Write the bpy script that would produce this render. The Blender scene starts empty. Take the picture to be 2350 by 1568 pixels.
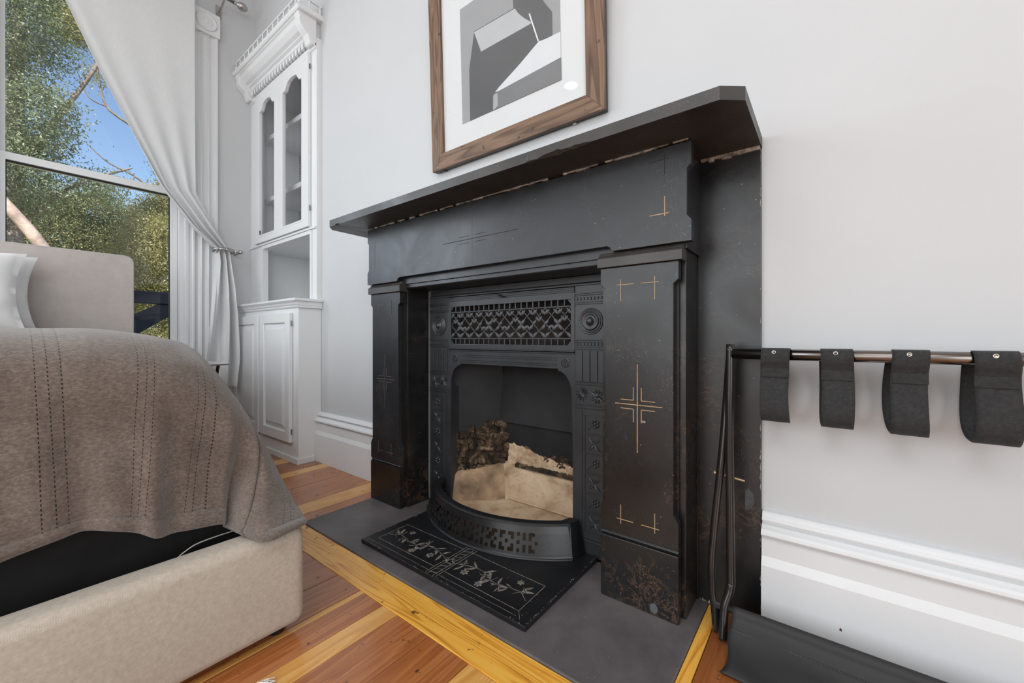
import bpy, bmesh, math, random
import numpy as np
from mathutils import Vector, Matrix, noise

random.seed(7)
np.random.seed(7)
SC = bpy.context.scene
COL = SC.collection
PI = math.pi

# ------------------------------------------------------------------ camera
cd = bpy.data.cameras.new('camera')
cam = bpy.data.objects.new('camera', cd)
COL.objects.link(cam)
cam.location = (0, 0, 0.70)
FX, FY = -0.6126, 0.7904
cam.rotation_euler = (PI / 2, 0, math.atan2(-FX, FY))
cd.sensor_width = 36.0
cd.lens = 36.0 * 930.0 / 2350.0
cd.shift_y = -8.0 / 2350.0
cd.clip_start = 0.02
cd.clip_end = 400
SC.camera = cam

# ------------------------------------------------------------------ world, sun, added fill lamps, exposure
SC.view_settings.view_transform = 'Standard'
SC.view_settings.look = 'None'
SC.view_settings.exposure = 0.03
SC.view_settings.gamma = 1.0
SC.view_settings.use_curve_mapping = False
W = bpy.data.worlds.new('sky')
SC.world = W
W.use_nodes = True
wn = W.node_tree
wn.nodes.clear()
wo = wn.nodes.new('ShaderNodeOutputWorld')
wb = wn.nodes.new('ShaderNodeBackground')
ws = wn.nodes.new('ShaderNodeTexSky')
ws.sky_type = 'NISHITA'
ws.sun_disc = False
ws.sun_elevation = math.radians(48)
ws.sun_rotation = math.radians(70)
ws.air_density = 1.0
ws.dust_density = 0.6
ws.ozone_density = 2.0
wb.inputs['Strength'].default_value = 0.20
wn.links.new(ws.outputs[0], wb.inputs['Color'])
wn.links.new(wb.outputs[0], wo.inputs['Surface'])

def lamp(name, typ, loc, rot, energy, color=(1, 1, 1), sx=1, sy=1):
    l = bpy.data.lights.new(name, typ)
    l.energy = energy
    l.color = color
    if typ == 'AREA':
        l.shape = 'RECTANGLE'; l.size = sx; l.size_y = sy
    o = bpy.data.objects.new(name, l)
    o.location = loc
    o.rotation_euler = rot
    COL.objects.link(o)
    return o

sun = lamp('sun', 'SUN', (6, -3, 12), (0, 0, 0), 11.0, (1, 0.94, 0.84))
sun.rotation_euler = Vector((-0.62, 0.38, -0.72)).to_track_quat('-Z', 'Y').to_euler()
sun.data.angle = 0.01
# added fill panels at front, right and ceiling; bay panel carries the window's daylight
lamp('front_fill', 'AREA', (-1.5, -3.0, 1.30), (PI / 2, 0, 0), 56, (0.905, 0.962, 1.0), 3.4, 2.1)  # unseen fill panel before a solid wall
lamp('right_fill', 'AREA', (2.45, -1.75, 1.35), (PI / 2, 0, PI / 2), 58, (0.905, 0.962, 1.0), 2.3, 2.1)  # unseen side fill, this wall has no opening
lamp('bay_window_light', 'AREA', (-3.2, -0.75, 1.60), (PI / 2, 0, -PI / 2), 36, (0.84, 0.92, 1.0), 1.0, 1.9)
lamp('ceiling_fill', 'AREA', (0.2, -2.0, 3.3), (0, 0, 0), 64, (0.93, 0.97, 1.0), 3.0, 2.0)  # added overhead fill panel, separate from the downlight

# ------------------------------------------------------------------ material helpers
def new_mat(name):
    m = bpy.data.materials.new(name)
    m.use_nodes = True
    nt = m.node_tree
    return m, nt, nt.nodes['Principled BSDF']

def N(nt, typ, **kw):
    n = nt.nodes.new(typ)
    for k, v in kw.items():
        if hasattr(n, k):
            setattr(n, k, v)
        else:
            n.inputs[k].default_value = v
    return n

def coords(nt, scale=(1, 1, 1), kind='Object'):
    tc = nt.nodes.new('ShaderNodeTexCoord')
    mp = nt.nodes.new('ShaderNodeMapping')
    mp.inputs['Scale'].default_value = scale
    nt.links.new(tc.outputs[kind], mp.inputs['Vector'])
    return mp.outputs['Vector']

def noise_tex(nt, vec, scale, detail=4, rough=0.55, dist=0.0):
    n = N(nt, 'ShaderNodeTexNoise')
    n.inputs['Scale'].default_value = scale
    n.inputs['Detail'].default_value = detail
    n.inputs['Roughness'].default_value = rough
    n.inputs['Distortion'].default_value = dist
    nt.links.new(vec, n.inputs['Vector'])
    return n.outputs['Fac']

def ramp(nt, fac, stops):
    r = nt.nodes.new('ShaderNodeValToRGB')
    el = r.color_ramp.elements
    while len(el) < len(stops):
        el.new(0.5)
    for e, (p, c) in zip(el, stops):
        e.position = p
        e.color = (c[0], c[1], c[2], 1) if not isinstance(c, (int, float)) else (c, c, c, 1)
    nt.links.new(fac, r.inputs[0])
    return r.outputs[0]

def mixc(nt, fac, a, b, blend='MIX'):
    m = nt.nodes.new('ShaderNodeMix')
    m.data_type = 'RGBA'
    m.blend_type = blend
    for s, v in ((0, fac), (6, a), (7, b)):
        if hasattr(v, 'links'):
            nt.links.new(v, m.inputs[s])
        elif isinstance(v, (int, float)):
            m.inputs[s].default_value = v
        else:
            m.inputs[s].default_value = (v[0], v[1], v[2], 1)
    return m.outputs[2]

def math_n(nt, op, a, b=None, clamp=False):
    m = nt.nodes.new('ShaderNodeMath')
    m.operation = op
    m.use_clamp = clamp
    for i, v in enumerate((a, b)):
        if v is None:
            continue
        if hasattr(v, 'links'):
            nt.links.new(v, m.inputs[i])
        else:
            m.inputs[i].default_value = v
    return m.outputs[0]

def bump(nt, bs, h, strength=0.2, dist=0.002):
    b = nt.nodes.new('ShaderNodeBump')
    b.inputs['Strength'].default_value = strength
    b.inputs['Distance'].default_value = dist
    nt.links.new(h, b.inputs['Height'])
    nt.links.new(b.outputs[0], bs.inputs['Normal'])

def plain(name, c, rough=0.5, metal=0.0, var=0.06, scale=8, bstr=0.0, bscale=60, bdist=0.001, spec=0.5, coat=0.0):
    m, nt, bs = new_mat(name)
    v = coords(nt)
    f = noise_tex(nt, v, scale, 4)
    lo = tuple(max(0, x * (1 - var)) for x in c)
    hi = tuple(x * (1 + var) for x in c)
    nt.links.new(ramp(nt, f, [(0.3, lo), (0.7, hi)]), bs.inputs['Base Color'])
    bs.inputs['Roughness'].default_value = rough
    bs.inputs['Metallic'].default_value = metal
    bs.inputs['Specular IOR Level'].default_value = spec
    bs.inputs['Coat Weight'].default_value = coat
    if bstr:
        bump(nt, bs, noise_tex(nt, v, bscale, 5), bstr, bdist)
    return m

def slate(name, base, vein=(0.20, 0.09, 0.04), vein_amt=1.0, rough=0.34, haze=0.5, scr=1.0):
    """black enamelled slate: faint cloudy wear, brown marbling veins towards the bottom, pale nicks and hairline scratches"""
    m, nt, bs = new_mat(name)
    v = coords(nt)
    f = noise_tex(nt, v, 6, 6, 0.6, 0.3)
    col = ramp(nt, f, [(0.3, tuple(x * 0.65 for x in base)), (0.75, tuple(x * 1.5 for x in base))])
    # veins
    n1 = noise_tex(nt, v, 20, 9, 0.7, 1.1)
    d = math_n(nt, 'ABSOLUTE', math_n(nt, 'SUBTRACT', n1, 0.5))
    line = math_n(nt, 'SUBTRACT', 1.0, math_n(nt, 'MULTIPLY', d, 60.0), True)
    msk = ramp(nt, noise_tex(nt, v, 5.5, 3, 0.5), [(0.53, 0.0), (0.66, 1.0)])
    sep = nt.nodes.new('ShaderNodeSeparateXYZ')
    nt.links.new(v, sep.inputs[0])
    low = math_n(nt, 'SUBTRACT', 1.15, math_n(nt, 'MULTIPLY', sep.outputs[2], 0.95), True)
    vf = math_n(nt, 'MULTIPLY', math_n(nt, 'MULTIPLY', line, msk), math_n(nt, 'MULTIPLY', low, vein_amt), True)
    col = mixc(nt, vf, col, vein)
    # scratches: thin lines from stretched, twisted noise
    vs = coords(nt, (1, 1, 0.55))
    n2 = noise_tex(nt, vs, 34, 2, 0.5, 3.2)
    d2 = math_n(nt, 'ABSOLUTE', math_n(nt, 'SUBTRACT', n2, 0.5))
    sl = math_n(nt, 'SUBTRACT', 1.0, math_n(nt, 'MULTIPLY', d2, 120.0), True)
    m2 = ramp(nt, noise_tex(nt, v, 9, 5, 0.7), [(0.50, 0.0), (0.68, 0.40)])
    col = mixc(nt, math_n(nt, 'MULTIPLY', math_n(nt, 'MULTIPLY', sl, m2), scr), col, (0.34, 0.33, 0.32))
    # nicks
    vo = N(nt, 'ShaderNodeTexVoronoi')
    vo.inputs['Scale'].default_value = 60
    nt.links.new(v, vo.inputs['Vector'])
    nk = ramp(nt, vo.outputs['Distance'], [(0.05, 1.0), (0.10, 0.0)])
    nkm = ramp(nt, noise_tex(nt, v, 14, 2), [(0.52, 0.0), (0.60, 0.6)])
    col = mixc(nt, math_n(nt, 'MULTIPLY', nk, nkm), col, (0.45, 0.43, 0.40))
    nt.links.new(col, bs.inputs['Base Color'])
    rr = ramp(nt, noise_tex(nt, v, 4, 6, 0.65, 0.8), [(0.3, rough * (1 - 0.35 * haze)), (0.7, min(1, rough * (1 + 0.8 * haze)))])
    nt.links.new(rr, bs.inputs['Roughness'])
    bs.inputs['Specular IOR Level'].default_value = 0.6
    bump(nt, bs, noise_tex(nt, v, 26, 5), 0.06, 0.002)
    return m

def wood(name, c1, c2, c3, axis, rough=0.25, ring=9.0, coat=0.4, knots=0.0):
    """boards: long grain streaks along one axis"""
    m, nt, bs = new_mat(name)
    sc = [22, 22, 22]
    sc[axis] = 1.6
    v = coords(nt, tuple(sc))
    oi = nt.nodes.new('ShaderNodeObjectInfo')
    ad = nt.nodes.new('ShaderNodeVectorMath')
    ad.operation = 'ADD'
    cmb = nt.nodes.new('ShaderNodeCombineXYZ')
    rnd = math_n(nt, 'MULTIPLY', oi.outputs['Random'], 60.0)
    for i in range(3):
        nt.links.new(rnd, cmb.inputs[i])
    nt.links.new(v, ad.inputs[0])
    nt.links.new(cmb.outputs[0], ad.inputs[1])
    v2 = ad.outputs[0]
    f1 = noise_tex(nt, v2, 0.55, 3, 0.5, 0.6)
    rings = math_n(nt, 'FRACT', math_n(nt, 'MULTIPLY', f1, ring))
    rings = ramp(nt, rings, [(0.0, 0.0), (0.75, 1.0), (1.0, 0.0)])
    f2 = noise_tex(nt, v2, 3.2, 5, 0.6)
    f2b = noise_tex(nt, v2, 9.0, 3, 0.6)
    f2 = math_n(nt, 'ADD', math_n(nt, 'MULTIPLY', f2, 0.6), math_n(nt, 'MULTIPLY', f2b, 0.4))
    fac = math_n(nt, 'ADD', math_n(nt, 'MULTIPLY', rings, 0.45), math_n(nt, 'MULTIPLY', f2, 0.6))
    col = ramp(nt, fac, [(0.18, c1), (0.5, c2), (0.85, c3)])
    v3 = coords(nt, (1, 1, 1))
    pit = noise_tex(nt, v3, 26, 4, 0.6)
    col = mixc(nt, ramp(nt, pit, [(0.645, 0.0), (0.68, 0.8)]), col, (0.035, 0.02, 0.015))
    vk = N(nt, 'ShaderNodeTexVoronoi')
    vk.inputs['Scale'].default_value = 1.0
    ks = [14, 14, 14]
    ks[axis] = 6
    nt.links.new(coords(nt, tuple(ks)), vk.inputs['Vector'])
    kn = ramp(nt, vk.outputs['Distance'], [(0.05, 1.0), (0.13, 0.0)])
    km = ramp(nt, noise_tex(nt, v3, 5, 1), [(0.56, 0.0), (0.60, 0.85)])
    col = mixc(nt, math_n(nt, 'MULTIPLY', kn, km), col, (0.10, 0.045, 0.015))
    nt.links.new(col, bs.inputs['Base Color'])
    bs.inputs['Roughness'].default_value = rough
    bs.inputs['Coat Weight'].default_value = coat
    bs.inputs['Coat Roughness'].default_value = 0.12
    bump(nt, bs, f2, 0.10, 0.001)
    return m

def weave(name, ca, cb, freq=380, rough=0.85, strength=0.35, kind='Object', fuzz=30, sheen=0.3):
    m, nt, bs = new_mat(name)
    v = coords(nt, (1, 1, 1), kind)
    sep = nt.nodes.new('ShaderNodeSeparateXYZ')
    nt.links.new(v, sep.inputs[0])
    a = math_n(nt, 'SINE', math_n(nt, 'MULTIPLY', math_n(nt, 'ADD', sep.outputs[1], math_n(nt, 'MULTIPLY', sep.outputs[0], 1.0)), freq * 2))
    b = math_n(nt, 'SINE', math_n(nt, 'MULTIPLY', math_n(nt, 'ADD', sep.outputs[2], math_n(nt, 'MULTIPLY', sep.outputs[0], 0.7)), freq * 2))
    h = math_n(nt, 'ADD', math_n(nt, 'MULTIPLY', math_n(nt, 'MULTIPLY', a, b), 0.25), 0.5)
    f = noise_tex(nt, v, fuzz, 6, 0.65)
    fac = math_n(nt, 'ADD', math_n(nt, 'MULTIPLY', h, 0.45), math_n(nt, 'MULTIPLY', f, 0.55))
    nt.links.new(ramp(nt, fac, [(0.3, ca), (0.7, cb)]), bs.inputs['Base Color'])
    bs.inputs['Roughness'].default_value = rough
    bs.inputs['Sheen Weight'].default_value = sheen
    bs.inputs['Specular IOR Level'].default_value = 0.25
    bump(nt, bs, fac, strength, 0.0015)
    return m

M = {}
M['wall'] = plain('wall_paint', (0.575, 0.585, 0.592), 0.55, var=0.015, scale=3, bstr=0.05, bscale=90, bdist=0.001)
M['ceiling'] = plain('ceiling_paint', (0.72, 0.72, 0.72), 0.8, var=0.01)
M['trim'] = plain('white_gloss_trim', (0.755, 0.763, 0.768), 0.32, var=0.012, scale=5, bstr=0.06, bscale=30, bdist=0.0015)
M['slate'] = slate('black_enamelled_slate', (0.014, 0.015, 0.0175), vein=(0.20, 0.12, 0.07), rough=0.32, vein_amt=0.5)
M['slate_brown'] = slate('brown_black_slate', (0.0085, 0.0082, 0.0085), vein=(0.24, 0.13, 0.07), rough=0.28, vein_amt=0.75)
M['slate_top'] = slate('mantel_slate', (0.040, 0.036, 0.032), vein=(0.09, 0.07, 0.055), vein_amt=0.5, rough=0.40)
M['hearth'] = slate('dusty_hearth_slate', (0.115, 0.103, 0.104), vein=(0.11, 0.085, 0.07), vein_amt=0.3, rough=0.42, haze=0.3, scr=0.5)
M['iron'] = plain('black_stove_iron', (0.030, 0.032, 0.035), 0.36, var=0.25, scale=12, bstr=0.25, bscale=120, bdist=0.0008, spec=0.6)
M['iron_worn'] = plain('worn_cast_iron', (0.060, 0.062, 0.066), 0.40, var=0.25, scale=30, spec=0.6)
M['iron_dark'] = plain('sooty_iron', (0.012, 0.012, 0.013), 0.7, var=0.4, scale=9, bstr=0.4, bscale=60)
M['iron_gloss'] = plain('fender_iron', (0.010, 0.0105, 0.012), 0.36, var=0.3, scale=16, bstr=0.3, bscale=70, bdist=0.001, spec=0.6)
M['gold'] = plain('gilded_incised_line', (0.38, 0.235, 0.12), 0.55, var=0.2, scale=40)
M['dull_line'] = plain('worn_incised_line', (0.10, 0.085, 0.07), 0.6, var=0.3, scale=40)
M['dark_line'] = plain('dark_incised_line', (0.008, 0.008, 0.008), 0.7)
M['engrave'] = plain('pale_engraved_line', (0.20, 0.18, 0.155), 0.7, var=0.6, scale=90)
M['mortar'] = plain('crumbling_mortar', (0.30, 0.27, 0.24), 0.9, var=0.8, scale=60, bstr=0.8, bscale=120, bdist=0.003)
M['brass'] = plain('aged_brass', (0.38, 0.26, 0.15), 0.4, 0.7)
M['chrome'] = plain('brushed_steel', (0.62, 0.60, 0.57), 0.25, 0.95, var=0.05)
M['satin'] = plain('satin_nickel', (0.45, 0.43, 0.41), 0.28, 1.0, var=0.08)
M['gunmetal'] = plain('dark_steel_tube', (0.20, 0.175, 0.16), 0.25, 1.0, var=0.1)
M['black_tube'] = plain('black_lacquered_tube', (0.020, 0.018, 0.017), 0.18, 0.3, var=0.1, coat=0.3)
M['hinge'] = plain('hinge_steel', (0.18, 0.18, 0.18), 0.35, 0.9)
M['black_edge'] = plain('black_frame_edge', (0.014, 0.015, 0.016), 0.35)
M['mat_board'] = plain('white_mat_board', (0.74, 0.745, 0.75), 0.8, var=0.005)
M['navy'] = plain('navy_painted_timber', (0.006, 0.010, 0.026), 0.45, var=0.3)
M['black_cloth'] = plain('black_lining_cloth', (0.010, 0.009, 0.009), 0.9, var=0.3, scale=20)
M['rim'] = plain('pale_drip_edge', (0.45, 0.36, 0.22), 0.5)
M['pillow'] = plain('white_cotton', (0.78, 0.775, 0.77), 0.85, var=0.02, scale=6, bstr=0.25, bscale=14, bdist=0.006)
M['linen_head'] = weave('taupe_linen', (0.46, 0.41, 0.385), (0.58, 0.525, 0.495), 1300, 0.9, 0.2, fuzz=22)
M['linen_pipe'] = plain('pale_linen_piping', (0.52, 0.49, 0.46), 0.85)
M['linen_base'] = weave('beige_woven_upholstery', (0.40, 0.335, 0.275), (0.64, 0.565, 0.475), 1050, 0.75, 0.45, fuzz=120, sheen=0.2)
M['web'] = weave('black_webbing', (0.010, 0.010, 0.010), (0.045, 0.045, 0.045), 1500, 0.7, 0.8, fuzz=160, sheen=0.1)
M['nylon'] = plain('black_nylon_sheet', (0.022, 0.021, 0.021), 0.62, var=0.12, scale=7, bstr=0.15, bscale=9, bdist=0.004)
M['oak'] = wood('oak_frame_wood', (0.055, 0.030, 0.018), (0.17, 0.098, 0.058), (0.25, 0.155, 0.095), 0, 0.55, 14, 0.0)
M['oak_v'] = wood('oak_frame_wood_upright', (0.055, 0.030, 0.018), (0.17, 0.098, 0.058), (0.25, 0.155, 0.095), 2, 0.55, 14, 0.0)
RB = dict(axis=1, rough=0.20)
M['plank_red'] = wood('red_brown_board', (0.31, 0.095, 0.026), (0.42, 0.145, 0.042), (0.53, 0.205, 0.07), **RB)
M['plank_orange'] = wood('orange_board', (0.42, 0.15, 0.030), (0.50, 0.195, 0.045), (0.58, 0.26, 0.07), **RB)
M['plank_yellow'] = wood('honey_board', (0.62, 0.27, 0.065), (0.76, 0.38, 0.095), (0.84, 0.48, 0.15), **RB)
M['plank_dark'] = wood('dark_brown_board', (0.24, 0.070, 0.018), (0.31, 0.098, 0.026), (0.38, 0.135, 0.040), **RB)
M['border_x'] = wood('honey_border_board', (0.50, 0.18, 0.022), (0.93, 0.445, 0.060), (0.97, 0.56, 0.11), 0, 0.22, 16)
M['border_y'] = wood('honey_border_board_cross', (0.50, 0.18, 0.022), (0.90, 0.42, 0.058), (0.95, 0.54, 0.11), 1, 0.22, 16)
M['subfloor'] = plain('dark_joint', (0.03, 0.015, 0.008), 0.9)
M['table_brown'] = plain('brown_wood', (0.14, 0.065, 0.03), 0.4)

def fireclay():
    m, nt, bs = new_mat('scorched_fireclay')
    v = coords(nt)
    f = noise_tex(nt, v, 7, 8, 0.62, 0.4)
    col = ramp(nt, f, [(0.28, (0.30, 0.18, 0.10)), (0.46, (0.62, 0.45, 0.29)), (0.72, (0.80, 0.64, 0.46))])
    f2 = noise_tex(nt, v, 70, 4, 0.6)
    col = mixc(nt, ramp(nt, f2, [(0.60, 0.0), (0.75, 0.5)]), col, (0.12, 0.09, 0.07))
    nt.links.new(col, bs.inputs['Base Color'])
    bs.inputs['Roughness'].default_value = 0.92
    bump(nt, bs, noise_tex(nt, v, 55, 9, 0.7), 0.9, 0.006)
    return m
M['clay'] = fireclay()
M['clay_soot_shade'] = plain('sooty_shaded_fireclay', (0.33, 0.22, 0.135), 0.95, var=0.5, scale=16, bstr=0.9, bscale=55, bdist=0.006)  # side fireclay: soot stain plus shade against the back put into the colour
def rubble_mat():
    m, nt, bs = new_mat('sooty_rubble')
    v = coords(nt)
    f = noise_tex(nt, v, 16, 9, 0.72, 0.8)
    col = ramp(nt, f, [(0.42, (0.014, 0.010, 0.007)), (0.53, (0.060, 0.036, 0.020)), (0.61, (0.20, 0.13, 0.075)), (0.72, (0.50, 0.38, 0.27))])
    nt.links.new(col, bs.inputs['Base Color'])
    bs.inputs['Roughness'].default_value = 0.95
    bump(nt, bs, f, 0.9, 0.012)
    return m
M['rubble'] = rubble_mat()

def blanket_mat():
    """brown knit throw: the stitched eyelet rows are keyed to the cloth's own UVs"""
    m, nt, bs = new_mat('brown_knit_throw')
    uv = coords(nt, (1, 1, 1), 'UV')
    sep = nt.nodes.new('ShaderNodeSeparateXYZ')
    nt.links.new(uv, sep.inputs[0])
    u, vv = sep.outputs[0], sep.outputs[1]
    vo = coords(nt, (1, 1, 1.0))
    vst = coords(nt, (1, 0.6, 1.2))
    f = noise_tex(nt, vst, 230, 5, 0.75)
    f0 = noise_tex(nt, vo, 9, 4, 0.6)
    col = ramp(nt, math_n(nt, 'ADD', math_n(nt, 'MULTIPLY', f, 0.65), math_n(nt, 'MULTIPLY', f0, 0.35)),
               [(0.34, (0.085, 0.064, 0.051)), (0.5, (0.160, 0.126, 0.104)), (0.66, (0.27, 0.222, 0.188))])
    fr = math_n(nt, 'FRACT', u)
    tot = None
    for c in (0.38, 0.5, 0.62):
        d = math_n(nt, 'ABSOLUTE', math_n(nt, 'SUBTRACT', fr, c))
        l = math_n(nt, 'LESS_THAN', d, 0.0065)
        tot = l if tot is None else math_n(nt, 'MAXIMUM', tot, l)
    dash = math_n(nt, 'LESS_THAN', math_n(nt, 'FRACT', math_n(nt, 'MULTIPLY', vv, 125.0)), 0.50)
    st = math_n(nt, 'MULTIPLY', tot, dash)
    col = mixc(nt, st, col, (0.018, 0.013, 0.010))
    nt.links.new(col, bs.inputs['Base Color'])
    bs.inputs['Roughness'].default_value = 0.95
    bs.inputs['Sheen Weight'].default_value = 0.5
    bs.inputs['Specular IOR Level'].default_value = 0.15
    h = math_n(nt, 'SUBTRACT', f, math_n(nt, 'MULTIPLY', st, 0.8))
    bump(nt, bs, h, 0.55, 0.003)
    return m
M['blanket'] = blanket_mat()

def curtain_mat():
    m, nt, bs = new_mat('white_linen_curtain')
    v = coords(nt, (1, 1, 0.25))
    f = noise_tex(nt, v, 160, 4)
    nt.links.new(ramp(nt, f, [(0.3, (0.84, 0.845, 0.85)), (0.7, (0.89, 0.895, 0.90))]), bs.inputs['Base Color'])
    bs.inputs['Roughness'].default_value = 0.9
    bump(nt, bs, f, 0.2, 0.001)
    tr = nt.nodes.new('ShaderNodeBsdfTranslucent')
    tr.inputs[0].default_value = (0.85, 0.85, 0.84, 1)
    mx = nt.nodes.new('ShaderNodeMixShader')
    mx.inputs[0].default_value = 0.30
    out = nt.nodes['Material Output']
    nt.links.new(bs.outputs[0], mx.inputs[1])
    nt.links.new(tr.outputs[0], mx.inputs[2])
    nt.links.new(mx.outputs[0], out.inputs[0])
    return m
M['curtain'] = curtain_mat()

def glass_mat(name='clear_glass', tint=(0.99, 0.993, 0.993), refl=1.0):
    m = bpy.data.materials.new(name)
    m.use_nodes = True
    nt = m.node_tree
    nt.nodes.clear()
    out = nt.nodes.new('ShaderNodeOutputMaterial')
    t = nt.nodes.new('ShaderNodeBsdfTransparent')
    t.inputs[0].default_value = (*tint, 1)
    g = nt.nodes.new('ShaderNodeBsdfGlossy')
    g.inputs['Roughness'].default_value = 0.02
    ge = nt.nodes.new('ShaderNodeNewGeometry')
    dp = nt.nodes.new('ShaderNodeVectorMath')
    dp.operation = 'DOT_PRODUCT'
    nt.links.new(ge.outputs['Incoming'], dp.inputs[0])
    nt.links.new(ge.outputs['Normal'], dp.inputs[1])
    c1 = math_n(nt, 'SUBTRACT', 1.0, math_n(nt, 'ABSOLUTE', dp.outputs['Value']))
    fz = math_n(nt, 'ADD', 0.035, math_n(nt, 'MULTIPLY', math_n(nt, 'POWER', c1, 5.0), 0.9))
    mx = nt.nodes.new('ShaderNodeMixShader')
    f = math_n(nt, 'MULTIPLY', fz, refl, True)
    nt.links.new(f, mx.inputs[0])
    nt.links.new(t.outputs[0], mx.inputs[1])
    nt.links.new(g.outputs[0], mx.inputs[2])
    nt.links.new(mx.outputs[0], out.inputs[0])
    return m
M['glass'] = glass_mat()
M['cab_glass'] = glass_mat('cabinet_glass', (0.97, 0.975, 0.98), 0.8)

def leaf_mat(name, a, b, c):
    m, nt, bs = new_mat(name)
    v = coords(nt)
    f = noise_tex(nt, v, 7, 3, 0.8)
    nt.links.new(ramp(nt, f, [(0.35, a), (0.52, b), (0.68, c)]), bs.inputs['Base Color'])
    bs.inputs['Roughness'].default_value = 0.5
    tr = nt.nodes.new('ShaderNodeBsdfTranslucent')
    tr.inputs[0].default_value = (b[0] * 1.6, b[1] * 1.7, b[2], 1)
    mx = nt.nodes.new('ShaderNodeMixShader')
    mx.inputs[0].default_value = 0.35
    out = nt.nodes['Material Output']
    nt.links.new(bs.outputs[0], mx.inputs[1])
    nt.links.new(tr.outputs[0], mx.inputs[2])
    nt.links.new(mx.outputs[0], out.inputs[0])
    return m
M['leaf_a'] = leaf_mat('blue_green_leaves', (0.035, 0.055, 0.035), (0.15, 0.185, 0.12), (0.48, 0.50, 0.36))
M['leaf_b'] = leaf_mat('olive_leaves', (0.06, 0.065, 0.025), (0.24, 0.23, 0.10), (0.62, 0.56, 0.32))
M['leaf_c'] = leaf_mat('dark_leaves', (0.025, 0.038, 0.015), (0.12, 0.14, 0.06), (0.48, 0.44, 0.22))
M['bark'] = plain('pale_bark', (0.38, 0.29, 0.25), 0.85, var=0.5, scale=6, bstr=0.6, bscale=12, bdist=0.02)
M['bark_grey'] = plain('grey_bark', (0.17, 0.14, 0.12), 0.9, var=0.4, scale=6, bstr=0.6, bscale=12, bdist=0.02)
M['grass'] = plain('dry_grass', (0.25, 0.22, 0.09), 0.95, var=0.5, scale=3)
def emit(name, c, s):
    m, nt, bs = new_mat(name)
    bs.inputs['Base Color'].default_value = (*c, 1)
    bs.inputs['Emission Color'].default_value = (*c, 1)
    bs.inputs['Emission Strength'].default_value = s
    return m
M['lamp'] = emit('lit_downlight', (1, 0.97, 0.92), 14)

# ------------------------------------------------------------------ geometry helpers
ORG = {}

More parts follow.
